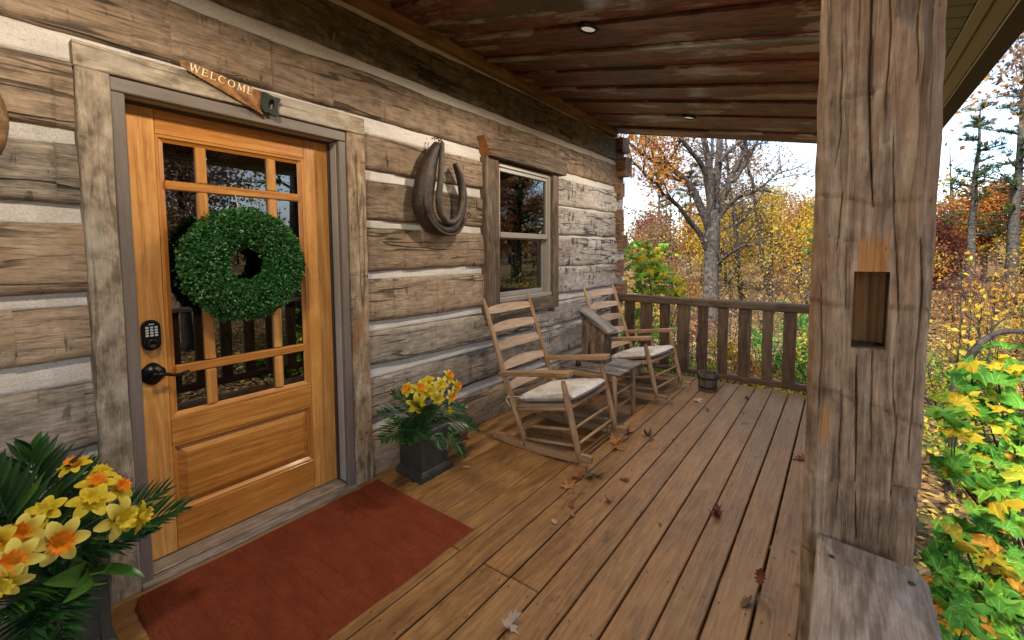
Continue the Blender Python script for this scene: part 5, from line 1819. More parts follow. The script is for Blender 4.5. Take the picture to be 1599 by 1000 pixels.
dry_list = [
    # x, y, size, shape, colour, curl, label
    (1.061, 2.269, .085, 'm', 'rust', .9, 'rust-brown leaf lying just in front of the near rocker tip'),
    (1.105, 2.325, .095, 'm', 'brown', 1.2, 'crumpled brown leaf touching the near rocker tip'),
    (1.150, 2.355, .080, 'o', 'olive', 1.1, 'curled olive-brown leaf at the end of the pile by the near rocker'),
    (1.035, 2.160, .100, 'm', 'orange', .35, 'flat orange maple leaf before the near rocking chair'),
    (1.075, 2.955, .105, 'm', 'rust', 1.4, 'upright curled rust leaf at the far rocker tip of the near chair'),
    (1.055, 2.855, .110, 'm', 'orange', .9, 'orange curled leaf under the far rocker tip of the near chair'),
    (1.095, 2.780, .095, 'm', 'orange', .6, 'orange leaf lowest of the three by the far rocker tip'),
    (1.190, 3.120, .080, 'm', 'brown', 1.5, 'crumpled brown leaf in the open boards past the near chair'),
    (1.230, 3.060, .060, 'o', 'rust', 1.2, 'small curled leaf beside the crumpled brown one past the near chair'),
    (2.165, 3.362, .125, 'o', 'rust', 1.0, 'long rust leaf curled beside the hewn post'),
    (1.824, 2.361, .082, 'm', 'maroon', 1.5, 'curled dark maroon leaf alone on the middle boards'),
    (2.066, 1.817, .075, 'o', 'brown', 1.3, 'dark crumpled leaf nearest the post on the lower boards'),
    (2.100, 1.930, .085, 'o', 'rust', 1.7, 'brown leaf standing upright in a gap between boards'),
    (1.375, 1.190, .085, 'm', 'pale', 1.1, 'pale crumpled leaf at the bottom of the view'),
    (1.172, 1.985, .060, 'o', 'rust', 1.4, 'small rust curled leaf above the orange one mid deck'),
    (1.215, 1.915, .055, 'o', 'orange', .9, 'small orange-brown leaf next to the pale one mid deck'),
    (1.316, 2.141, .055, 'm', 'maroon', 1.2, 'small red-brown leaf in the middle of the boards'),
    (1.161, 1.818, .062, 'o', 'pale', .4, 'pale beige leaf lying beyond the mat corner'),
    (1.292, 2.416, .075, 'o', 'olive', .5, 'dark olive leaf flat on the boards right of the near rocker'),
    (.075, 2.270, .110, 'm', 'maroon', .7, 'dark red leaf by the wall behind the planter'),
    (.391, 1.956, .060, 'o', 'pale', .4, 'pale leaf on the boards right of the planter'),
    (1.634, 4.422, .060, 'm', 'maroon', 1.1, 'tiny dark red leaf near the end railing'),
    (1.419, 3.926, .070, 'o', 'brown', 1.3, 'brown curled leaf in front of the bucket'),
    (1.299, 4.119, .105, 'm', 'pale', .3, 'pale grey leaf flat before the bucket'),
    (1.110, 3.900, .060, 'm', 'rust', .9, 'rust leaf at the rocker tip of the far chair'),
    (1.62, 2.11, .035, 'o', 'brown', .6, 'tiny brown leaf scrap on the middle boards'),
]
MESHC = {}
for k, (x, y, s, shp, c_, curl, lab) in enumerate(dry_list):
    key = (shp, c_, round(curl, 1))
    if key not in MESHC: MESHC[key] = leaf_obj_mesh(maple_outline() if shp == 'm' else oak_outline(), curl, k + 1, DRY[c_])
    o = link_mesh('fallen_leaf', MESHC[key])
    tilt = .2 if curl < .8 else .55
    if 'upright' in lab: tilt = 1.25
    o.rotation_euler = (random.uniform(-tilt, tilt) if 'upright' not in lab else 1.25, random.uniform(-tilt, tilt) * .6, random.uniform(0, 6.28))
    s *= .9
    o.scale = (s, s, s)
    bpy.context.view_layer.update()
    zmin = min((o.rotation_euler.to_matrix() @ (Vector(v.co) * s)).z for v in MESHC[key].vertices)
    o.location = (x, y, .001 - zmin)
    tag(o, lab, 'fallen leaf', 'fallen leaves on the deck boards')

# ------------------------------------------------------------------ the wood around the porch
def gz(x, y):
    d = math.hypot(max(0.0, x - 2.6), max(0.0, y - 5.0))
    z = -1.15 + .030 * d + .0003 * d * d if d < 70 else -1.15 + 2.1 + 1.47 + .03 * (d - 70)
    return z + .10 * noise.noise(Vector((x * .35, y * .35, 0))) * min(1, d / 3 + .2) + .5 * noise.noise(Vector((x * .05, y * .05, 5))) * min(1, d / 20)


m_, nt_ = new_mat('forest_floor')
v_ = nn(nt_, 'ShaderNodeTexCoord').outputs['Object']
vo_ = nn(nt_, 'ShaderNodeTexVoronoi', {'Vector': v_, 'Scale': 16.0, 'Randomness': 1.0}).outputs['Color']
sc_ = nn(nt_, 'ShaderNodeSeparateColor', {0: vo_}).outputs
c_ = ramp(nt_, sc_[0], [(0, (.045, .028, .016)), (.35, (.11, .065, .032)), (.6, (.20, .115, .05)), (.8, (.30, .17, .055)), (1, (.36, .25, .13))])
g_ = noi(nt_, v_, .5, 5, .6)
c_ = mix(nt_, mth(nt_, 'MULTIPLY', smooth(nt_, g_, .52, .66), .6), c_, c4((.045, .070, .018)))
finish(nt_, c_, .9, sc_[1], .8, .03, .15)
FLOOR = m_
BARK = plain('grey_brown_bark', (.032, .027, .023), .9, .5, 11, 1.0, bdist=.03, spec=.15, col2=(.105, .090, .077))
BARKD = plain('dark_bark', (.022, .018, .015), .9, .4, 14, 1.0, bdist=.02, spec=.15, col2=(.070, .058, .049))
BARKW_ = plain('pale_bark', (.20, .19, .175), .9, .3, 10, .6, bdist=.02, spec=.15)
L_YEL = leafmat('yellow_autumn_leaf', [(0, (.30, .16, .02)), (.4, (.50, .32, .025)), (.75, (.62, .45, .04)), (1, (.55, .50, .10))], .55, .5, .3)
L_ORA = leafmat('orange_autumn_leaf', [(0, (.20, .07, .018)), (.5, (.42, .17, .03)), (.8, (.52, .26, .045)), (1, (.50, .34, .08))], .55, .5, .3)
L_RED = leafmat('red_brown_leaf', [(0, (.085, .024, .016)), (.5, (.20, .055, .030)), (1, (.32, .12, .05))], .55, .35, .3)
L_BRN = leafmat('russet_brown_leaf', [(0, (.10, .055, .03)), (.5, (.22, .125, .06)), (1, (.34, .22, .12))], .6, .35, .3)
L_GRN = leafmat('fresh_green_leaf', [(0, (.020, .080, .012)), (.45, (.055, .20, .020)), (.75, (.14, .33, .035)), (1, (.36, .44, .05))], .45, .5, .4)
L_YGR = leafmat('yellow_green_leaf', [(0, (.05, .15, .02)), (.4, (.18, .28, .03)), (.7, (.46, .42, .035)), (1, (.62, .48, .04))], .5, .5, .35)
L_PINE = leafmat('pine_needle', [(0, (.020, .038, .012)), (.5, (.050, .082, .022)), (1, (.105, .140, .034))], .7, .25, .1)
L_PINEY = leafmat('bright_pine_needle', [(0, (.03, .065, .014)), (.5, (.075, .145, .026)), (1, (.16, .22, .04))], .5, .2, .4)
L_LIT = leafmat('leaf_litter_leaf', [(0, (.05, .028, .014)), (.3, (.14, .07, .03)), (.55, (.27, .14, .05)), (.75, (.42, .25, .045)), (.9, (.55, .40, .06)), (1, (.42, .32, .20))], .7, .2, .3)

# ground sheet, finer close to the porch
mb = MB()
ux = np.concatenate([np.linspace(-90, -14, 16), np.linspace(-12, 18, 61), np.linspace(20, 120, 24)])
uy = np.concatenate([np.linspace(-60, -8, 12), np.linspace(-6, 24, 61), np.linspace(27, 150, 28)])
vs_ = [(x, y, gz(x, y)) for x in ux for y in uy]
W_ = len(uy)
mb.add(vs_, [(i * W_ + j, (i + 1) * W_ + j, (i + 1) * W_ + j + 1, i * W_ + j + 1) for i in range(len(ux) - 1) for j in range(W_ - 1)], vs_, 0, True)
tag(mb.build('ground', FLOOR), kind='structure')

# fallen leaves covering the slope
n = 52000
r_ = RNG.uniform(0, 1, n)
# thick near the porch, thinning away
yy = 1.0 + 24 * RNG.uniform(0, 1, n) ** 1.5
xx = np.where(r_ < .72, RNG.uniform(2.4, 12, n) , RNG.uniform(-4, 14, n))
yy = np.where((xx < 2.5) & (yy < 5.1), yy + 5, yy)
zz = np.array([gz(a, b) for a, b in zip(xx, yy)])
P = np.stack([xx, yy, zz + RNG.uniform(.005, .035, n)], 1)
D = rand_unit(n); D[:, 2] *= .35
U = np.tile([0, 0, 1.0], (n, 1)) + rand_unit(n) * .5
o_ = leaf_cloud('leaf_litter', P, D, U, RNG.uniform(.05, .12, n), RNG.uniform(0, 1, n), L_LIT, None, .6, .12)
o_['kind'] = 'stuff'


class Tree:
    def __init__(self, seed):
        self.r = random.Random(seed)
        self.mb = MB()
        self.tips = []

    def limb(self, p, d, L, r0, lvl, maxl, seg=5, curl=.18, up=.10, kids=3, ratio=.62, n=7, spread=.75):
        rnd = self.r
        p = Vector(p); d = Vector(d).normalized()
        pts, rad = [p.copy()], [r0]
        for i in range(seg):
            d = (d + Vector((rnd.uniform(-1, 1), rnd.uniform(-1, 1), rnd.uniform(-1, 1))) * curl + Vector((0, 0, up))).normalized()
            p = p + d * L / seg
            pts.append(p.copy()); rad.append(max(.004, r0 * (1 - (i + 1) / seg * (.55 if lvl < maxl else .85))))
        self.mb.tube(pts, rad, max(4, n - lvl * 1))
        if lvl >= maxl - 1:
            self.tips += [(pts[k], d) for k in range(1, len(pts))]
        if lvl < maxl:
            for k in range(kids):
                i = rnd.randint(max(1, seg // 3), seg)
                dd = (pts[i] - pts[i - 1]).normalized()
                s = Vector((rnd.uniform(-1, 1), rnd.uniform(-1, 1), rnd.uniform(-.3, .7)))
                s = (s - dd * s.dot(dd)).normalized()
                nd = (dd * (1 - spread * .5) + s * spread).normalized()
                self.limb(pts[i], nd, L * ratio * rnd.uniform(.75, 1.15), rad[i] * .62, lvl + 1, maxl, max(3, seg - 1), curl, up, kids, ratio, n, spread)


def crown(tips, per, sg, size, mat, parent, seed, width=.55, lo=0, hi=1, sparse=1.0):
    rng = np.random.default_rng(seed)
    if not tips: return
    T = np.array([tuple(p) for p, d in tips])
    keep = rng.uniform(0, 1, len(T)) < sparse
    T = T[keep]
    if len(T) == 0: return
    n = len(T) * per
    P = np.repeat(T, per, axis=0) + rng.normal(size=(n, 3)) * sg
    D = rand_unit(n, rng); D[:, 2] -= .35
    clump = np.repeat(rng.normal(0, .18, len(T)), per)
    lc = np.clip(rng.uniform(lo, hi, n) * .6 + .2 * (lo + hi) + clump, 0, 1)
    o = leaf_cloud('crown', P, D, rand_unit(n, rng), rng.uniform(.7, 1.3, n) * size, lc, mat, parent, width, .12)
    return o


def broad_tree(name, label, x, y, h, r, seed, mat, per=26, size=.16, sg=.32, group=None, start=.30, bark=None, sparse=1.0, lean=(0, 0), kids=5, spread=.8):
    z = gz(x, y)
    t = thing(name, label, 'tree', (x, y, z), group)
    tr = Tree(seed)
    rnd = tr.r
    pts, rad = [], []
    n = 12
    for i in range(n + 1):
        u = i / n
        pts.append(Vector((x + lean[0] * u + .12 * h / 8 * noise.noise(Vector((u * 3, seed, 0))), y + lean[1] * u + .12 * h / 8 * noise.noise(Vector((u * 3, seed, 7))), z - .1 + h * u)))
        rad.append(r * (1 - u) ** .8 + .012 + (.25 * r if i == 0 else 0))
    tr.mb.tube(pts, rad, 9)
    for k in range(kids * 3):
        u = start + (1 - start) * (k + rnd.uniform(0, .8)) / (kids * 3)
        i = min(n - 1, int(u * n))
        p = lerp(pts[i], pts[i + 1], u * n - i)
        a = rnd.uniform(0, 2 * PI)
        d = Vector((math.cos(a), math.sin(a), rnd.uniform(.25, .9)))
        tr.limb(p, d, h * (.36 - .20 * (u - start) / (1 - start)) * rnd.uniform(.8, 1.2), rad[i] * .45, 1, 3, 4, .2, .07, 3, .6, 6, spread)
    tr.tips.append((pts[-1], Vector((0, 0, 1))))
    tr.mb.build('trunk', bark or BARKD, t)
    if mat is not None:
        crown(tr.tips, per, sg, size, mat, t, seed, sparse=sparse)
    return t


def pine(label, x, y, h, r, seed, mat=None, start=.3, width=.24, dens=1.0):
    z = gz(x, y)
    t = thing('pine_tree', label, 'tree', (x, y, z), 'pines among the autumn trees')
    rnd = random.Random(seed); rng = np.random.default_rng(seed)
    mb = MB()
    n = 14
    pts = [Vector((x + .10 * noise.noise(Vector((i * .3, seed, 0))), y + .1 * noise.noise(Vector((i * .3, seed, 5))), z - .1 + h * i / n)) for i in range(n + 1)]
    mb.tube(pts, [r * (1 - i / n) ** .85 + .012 for i in range(n + 1)], 9)
    NP, ND, NS, NL = [], [], [], []
    nw = int(h * 2.0)
    for k in range(nw):
        u = start + (1 - start) * (k + rnd.uniform(0, .9)) / nw
        i = min(n - 1, int(u * n)); p = lerp(pts[i], pts[i + 1], u * n - i)
        for q in range(rnd.randint(2, 4)):
            a = rnd.uniform(0, 2 * PI)
            L = h * width * (1 - .75 * (u - start) / (1 - start)) * rnd.uniform(.55, 1.15)
            d = Vector((math.cos(a), math.sin(a), rnd.uniform(.0, .45)))
            bp = [p.copy()]
            for s in range(5):
                d = (d + Vector((rnd.uniform(-.12, .12), rnd.uniform(-.12, .12), .02 + rnd.uniform(-.08, .06)))).normalized()
                bp.append(bp[-1] + d * L / 5)
            mb.tube(bp, [max(.006, r * .22 * (1 - s / 5.5)) for s in range(6)], 5)
            for s in range(2, 6):
                for w in range(int(2 * dens) + 1):
                    c = lerp(bp[s - 1], bp[s], rnd.random()) + Vector((rnd.gauss(0, 1), rnd.gauss(0, 1), rnd.gauss(0, .2))) * L * .07
                    m = 18
                    dd = rand_unit(m, rng); dd[:, 2] = np.abs(dd[:, 2]) * .6
                    dd += np.array(d) * .7
                    NP.append(np.tile(np.array(c), (m, 1)) + rng.normal(size=(m, 3)) * .03); ND.append(dd); NS.append(rng.uniform(.13, .24, m)); NL.append(np.clip(rng.uniform(0, .8, m) + rng.normal(0, .15), 0, 1))
    mb.build('trunk', BARK, t)
    P = np.concatenate(NP)
    leaf_cloud('crown', P, np.concatenate(ND), rand_unit(len(P), rng), np.concatenate(NS), np.concatenate(NL), mat or L_PINE, t, .13, .02)
    return t


# the big forked tree beyond the railing, limb by limb
bt = thing('big_bare_tree', 'large grey forked tree with spreading, nearly bare limbs beyond the railing', 'tree', (-.55, 12.61, -.85))
BD = 12.0


def lp(pts, dz):
    n = len(pts) - 1
    return [PXP(px, py, BD + dz * i / n) for i, (px, py) in enumerate(pts)]


def pxr(w): return w / 2 * BD / FPX


limbs = [
    ('trunk', [(1111, 540), (1110, 515), (1110, 470), (1110, 430), (1111, 395), (1112, 370), (1113, 345), (1114, 320)], [17, 14.5, 12.5, 11.8, 11.5, 12.2, 11, 9], 0),
    ('limb', [(1112, 350), (1110, 318), (1110, 285), (1106, 251), (1101, 227), (1097, 205), (1090, 165), (1085, 120)], [10.5, 8, 6.8, 6, 5.2, 4.5, 3.2, 1.5], -.8),
    ('limb', [(1114, 335), (1117, 295), (1122, 255), (1124, 213), (1125, 180), (1128, 130)], [9, 7.6, 6.6, 5.2, 4.2, 2], .8),
    ('limb', [(1107, 262), (1112, 240), (1112, 215), (1114, 180)], [4, 3, 2.6, 1.4], .6),
    ('limb', [(1105, 392), (1093, 365), (1077, 347), (1065, 329), (1049, 313), (1035, 303), (1027, 289), (1011, 277), (995, 259), (985, 250)], [6, 5.2, 4.4, 3.8, 3.4, 3, 2.6, 2.2, 1.6, .8], -1.8),
    ('limb', [(1106, 355), (1103, 345), (1093, 322), (1083, 299), (1069, 281), (1045, 261), (1021, 251), (1001, 239), (983, 225), (965, 212)], [8.5, 7.4, 7, 6.4, 5.6, 4.6, 4, 3.4, 2.6, 1.4], -.9),
    ('limb', [(1069, 282), (1049, 278), (1037, 272), (1034, 266), (1038, 261)], [4.2, 3.6, 3, 2.4, 1.2], -.6),
    ('limb', [(1045, 261), (1041, 254), (1031, 233), (1018, 222), (1005, 210)], [3, 2.6, 2.2, 1.8, 1], .5),
    ('limb', [(1040, 256), (1050, 243), (1060, 226), (1066, 214), (1076, 205)], [2.4, 2, 1.6, 1.2, .8], -.6),
    ('limb', [(1020, 250), (1018, 236), (1009, 216), (1003, 200)], [2.4, 2.0, 1.5, .9], -.5),
    ('limb', [(1108, 310), (1104, 285), (1100, 268), (1092, 252), (1077, 234), (1062, 214), (1045, 190)], [6.2, 5.4, 4.8, 4.4, 3.8, 3, 1.6], -1.0),
    ('limb', [(1124, 253), (1131, 243), (1140, 235), (1151, 226), (1161, 219), (1176, 204)], [4.6, 4, 3.6, 3.2, 2.6, 1.4], .8),
    ('limb', [(1117, 352), (1119, 340), (1126, 322), (1136, 292), (1145, 271), (1155, 252), (1161, 235), (1163, 216), (1168, 185)], [7.4, 6.6, 6, 5.6, 5, 4.4, 3.6, 2.8, 1.2], 1.0),
    ('limb', [(1145, 284), (1153, 273), (1165, 251), (1177, 233), (1185, 216), (1193, 195)], [4.4, 4, 3.4, 2.8, 2.2, 1.0], 1.4),
    ('limb', [(1119, 348), (1133, 325), (1149, 311), (1160, 305), (1171, 303), (1184, 297), (1205, 299)], [4.6, 4, 3.6, 3.4, 3.2, 2.6, 1.2], -1.4),
    ('limb', [(1122, 414), (1127, 406), (1137, 398), (1149, 390), (1163, 383), (1178, 383)], [3.6, 3, 2.6, 2.4, 2, 1], -1.3),
    ('limb', [(1130, 357), (1149, 351), (1158, 345), (1168, 334)], [2.4, 2, 1.6, .8], -.8),
    ('limb', [(1155, 253), (1163, 240), (1176, 228), (1190, 224), (1203, 224)], [1.8, 1.5, 1.2, 1, .6], -.4),
    ('limb', [(1185, 297), (1197, 286), (1210, 275), (1224, 267)], [1.8, 1.5, 1.1, .6], -.5),
]
tw = Tree(77)
for nm_, pts_, wd, dz in limbs:
    P_ = smooth_path(lp(pts_, dz), 3)
    mb = MB()
    mb.tube(P_, [pxr(w) for w in interp([q * 2 for q in wd], len(P_))] if nm_ == 'trunk' else [pxr(w * 1.0) * 1.7 for w in interp(wd, len(P_))], 12 if nm_ == 'trunk' else 9)
    mb.build(nm_, BARK, bt)
    if nm_ == 'limb':
        for k in range(2, len(P_) - 1, 2):
            for rep in range(2):
                dd = (P_[k + 1] - P_[k]).normalized()
                s = Vector((tw.r.uniform(-1, 1), tw.r.uniform(-1, 1), tw.r.uniform(-.3, 1))).normalized()
                tw.limb(P_[k], dd * .5 + s * .7, tw.r.uniform(.4, 1.1), .014, 2, 3, 4, .22, .05, 2, .6, 5)
o_ = tw.mb.build('twigs', BARKD, bt); o_['kind'] = 'stuff'
lt = [t for t in tw.tips if (t[0] - CAM_P).dot(CR) / (t[0] - CAM_P).dot(CF) < .34]
crown(lt, 6, .22, .10, L_ORA, bt, 5, sparse=.75)
lt2 = [t for t in tw.tips if (t[0] - CAM_P).dot(CR) / (t[0] - CAM_P).dot(CF) >= .34]
crown(lt2, 2, .2, .08, L_BRN, bt, 6, sparse=.35).name = 'sparse_leaves'

# second and third trunks, leaning a little
def thin_trunk(label, pts_, wd, D, seed, mat=None, per=10, leaf=None, cat='tree', bark=None, group='slender trunks behind the big tree', tw_n=24):
    P_ = smooth_path([PXP(px, py, D) for px, py in pts_], 4)
    zb = gz(P_[0].x, P_[0].y)
    P_[0].z = min(P_[0].z, zb - .05)
    t = thing('slender_tree', label, cat, (P_[0].x, P_[0].y, zb), group)
    mb = MB(); mb.tube(P_, [w / 2 * D / FPX for w in interp(wd, len(P_))], 9); mb.build('trunk', bark or BARKD, t)
    tr = Tree(seed)
    for k in range(tw_n):
        i = tr.r.randint(len(P_) // 3, len(P_) - 2)
        s = Vector((tr.r.uniform(-1, 1), tr.r.uniform(-1, 1), tr.r.uniform(.1, .8))).normalized()
        tr.limb(P_[i], s, tr.r.uniform(.6, 1.8), .02, 1, 3, 4, .2, .06, 2, .6, 6)
    tr.mb.build('branches', bark or BARKD, t)
    if leaf: crown(tr.tips, per, .25, .13, leaf, t, seed, sparse=.6)
    return t


thin_trunk('slender dark trunk just right of the big forked tree, bending at half height', [(1162, 500), (1159, 468), (1152, 420), (1150, 380), (1147, 335), (1140, 300), (1136, 255), (1132, 200)], [10, 9, 8, 7.5, 7, 5, 4, 2], 16, 21, leaf=L_BRN, per=5)
thin_trunk('slender tall trunk leaning left, third from the big tree', [(1204, 500), (1200, 465), (1194, 425), (1187, 371), (1181, 331), (1175, 285), (1167, 257), (1163, 200)], [8, 7, 6.5, 6, 5.5, 4.5, 3.5, 2], 18, 22, leaf=L_BRN, per=3)
for k, (px, D, lab) in enumerate([(1244, 24, 'thin pale trunk, left one of a pair near the post'), (1259, 25, 'thin pale trunk, right one of a pair near the post'), (1132, 22, 'thin dark trunk standing close behind the big tree'), (1222, 27, 'thin dark trunk in the grey thicket left of the pale pair'), (1043, 24, 'thin trunk behind the green and yellow sapling')]):
    thin_trunk(lab, [(px + 3, 500), (px + 1, 460), (px, 410), (px - 3, 360), (px - 2, 300)], [5, 4.6, 4, 3, 1.5], D, 30 + k, leaf=None if k < 2 else L_BRN, per=4, bark=BARKW_ if k < 2 else None)

# pines
pine('tall thin pine in open sky right of the post, the nearer to the post', 6.25, 22.7, 7.2, .16, 3, start=.34, width=.20, dens=.3)
pine('tall pine cut by the right edge of the view', 7.15, 22.0, 8.3, .19, 4, start=.40, width=.22, dens=.3)
pine('bright green pine whose boughs reach in beside the post', 2.55, 17.4, 5.6, .13, 5, L_PINEY, start=.22, width=.38, dens=1.2)
pine('small pine far behind the big tree, left of it', -6.0, 30.0, 7.5, .16, 6, start=.2, width=.22)
pine('dark pine at the far left beside the cabin corner', -9.2, 33.0, 8.5, .17, 8, start=.15, width=.22)
pine('pine on the open slope right of the frame', 13.5, 21.0, 9.0, .19, 9, start=.3, width=.22)

# autumn trees: what shows, kind by kind
specs = [
    # x, y, h, r, mat, per, size, sparse, label
    (-0.1, 21.0, 4.2, .10, L_YEL, 11, .14, .8, 'yellow autumn tree right behind the big forked trunk'),
    (1.9, 22.5, 3.7, .10, L_YEL, 14, .14, .9, 'golden yellow tree between the slender trunks and the post'),
    (0.75, 24.5, 4.0, .10, L_ORA, 14, .15, .9, 'orange tree between the slender trunks'),
    (-2.3, 22.0, 3.92, .09, L_YEL, 16, .15, .9, 'yellow tree just left of the big trunk'),
    (-3.6, 24.0, 4.06, .10, L_ORA, 16, .15, .9, 'orange tree left of the big trunk, behind the sapling'),
    (-4.9, 21.0, 3.0, .09, L_BRN, 16, .15, .9, 'russet tree near the cabin corner'),
    (2.7, 26.0, 5.04, .12, L_RED, 14, .16, .7, 'thin red-leaved tree rising above the pine boughs by the post'),
    (1.9, 28.0, 5.32, .12, L_BRN, 10, .15, .5, 'nearly bare tree with brown top left of the post'),
    (-6.4, 23.5, 3.4, .11, L_RED, 14, .16, .8, 'red-brown tree close to the cabin corner'),
    (-2.9, 29.0, 4.76, .11, L_BRN, 12, .17, .7, 'brown thin tree far behind the big limbs'),
    (-1.2, 31.0, 4.90, .11, L_YEL, 14, .18, .8, 'distant yellow tree behind the big fork'),
    (7.8, 29.0, 3.70, .11, L_ORA, 20, .18, 1, 'orange tree behind the two tall pines'),
    (9.6, 27.0, 4.09, .12, L_RED, 20, .18, 1, 'rust-red tree at the right edge behind the pines'),
    (5.6, 25.5, 2.38, .08, L_RED, 20, .16, 1, 'low purple-red tree right beside the post'),
    (4.9, 28.0, 2.77, .09, L_ORA, 18, .16, 1, 'low orange tree next to the post at the slope top'),
    (8.9, 24.0, 2.64, .09, L_YEL, 18, .16, 1, 'low yellow tree between the tall pines'),
    (11.5, 24.0, 5.2, .13, L_RED, 22, .18, 1, 'red tree on the slope past the right edge'),
    (14.0, 18.0, 5.6, .15, L_RED, 22, .18, 1, 'broad red tree on the slope beyond the right edge, nearer one'),
    (15.5, 23.0, 6.2, .16, L_ORA, 20, .20, 1, 'tall orange tree past the right edge'),
    (13.0, 12.0, 5.0, .15, L_RED, 20, .18, .9, 'red-brown tree facing the porch side'),
    (11.0, 6.5, 8.50, .16, L_YEL, 18, .18, .9, 'yellow tree facing the porch side'),
    (13.5, 1.5, 9.00, .17, L_ORA, 18, .20, .9, 'orange tree facing the door'),
    (9.8, 3.4, 4.29, .12, L_BRN, 14, .17, .8, 'brown half-bare tree facing the door'),
]
for k, (x, y, h, r, m_, per, size, spar, lab) in enumerate(specs):
    broad_tree('autumn_tree', lab, x, y, h * (.98 if x < 4 else 1.1), r, 100 + k, m_, int(per * (1.15 if x < 4 else 1.6)), size * .62, .27, 'autumn trees in the wood', .22, None, spar)

# far wood that reads as one mass
rng = np.random.default_rng(5)
mb = MB()
CP, CL, CS = [], [], []
k = 0
while k < 330:
    a = rng.uniform(-.62, 1.45); d = rng.uniform(33, 66)
    x, y = 2.3 + d * math.sin(a), d * math.cos(a)
    z = gz(x, y); h = rng.uniform(2.6, 5.2) if rng.uniform() < .85 else rng.uniform(5, 7.5)
    mb.tube([Vector((x, y, z - .2)), Vector((x + rng.normal(0, .15), y, z + h * .5)), Vector((x + rng.normal(0, .3), y, z + h))], [.11, .08, .02], 5)
    m = int(rng.uniform(50, 170) * (1 if h < 5.2 else .5))
    c = np.stack([rng.normal(0, .9, m), rng.normal(0, .9, m), rng.uniform(.15, 1.0, m) * h], 1) + np.array([x, y, z])
    CP.append(c); CL.append(np.clip(np.full(m, rng.uniform(0, 1)) + rng.normal(0, .08, m), 0, 1)); CS.append(rng.uniform(.22, .42, m))
    for q in range(5):
        u = rng.uniform(.4, .95); aa = rng.uniform(0, 6.28); L = rng.uniform(.6, 1.6)
        p = Vector((x, y, z + h * u)); mb.tube([p, p + Vector((math.cos(aa) * L * .6, math.sin(aa) * L * .6, L * .5)), p + Vector((math.cos(aa) * L, math.sin(aa) * L, L * 1.1))], [.03, .02, .006], 4)
    k += 1
o_ = mb.build('distant_trunks', BARK); o_['kind'] = 'stuff'
P = np.concatenate(CP)
L_FAR = leafmat('distant_autumn_leaf', [(0, (.075, .055, .045)), (.2, (.13, .095, .07)), (.38, (.23, .11, .05)), (.52, (.34, .17, .04)), (.66, (.44, .29, .04)), (.8, (.15, .14, .045)), (.92, (.05, .075, .03)), (1, (.16, .06, .04))], .6, .3, .3)
o_ = leaf_cloud('distant_woods', P, rand_unit(len(P), rng), rand_unit(len(P), rng), np.concatenate(CS), np.concatenate(CL), L_FAR, None, .7, .1)
o_['kind'] = 'stuff'

# undergrowth: each shrub is a thing
def shrub(label, x, y, h, w, seed, mat, n=900, size=.07, stems=7, group='shrubs on the slope', lo=0, hi=1, name='shrub'):
    z = gz(x, y)
    t = thing(name, label, 'shrub', (x, y, z), group)
    tr = Tree(seed)
    for k in range(stems):
        a = tr.r.uniform(0, 2 * PI); q = tr.r.uniform(.1, .6)
        tr.limb((x + math.cos(a) * w * .12, y + math.sin(a) * w * .12, z - .03), (math.cos(a) * q, math.sin(a) * q, 1), h * tr.r.uniform(.6, 1.0), .008 + h * .004, 1, 3, 5, .16, .03, 2, .6, 6)
    tr.mb.build('stems', BARKD, t)
    rng = np.random.default_rng(seed)
    if mat is not None:
        crown(tr.tips, max(1, int(n * 1.5) // max(1, len(tr.tips))), h * .10, size * .75, mat, t, seed, .6, lo, hi)
    return t


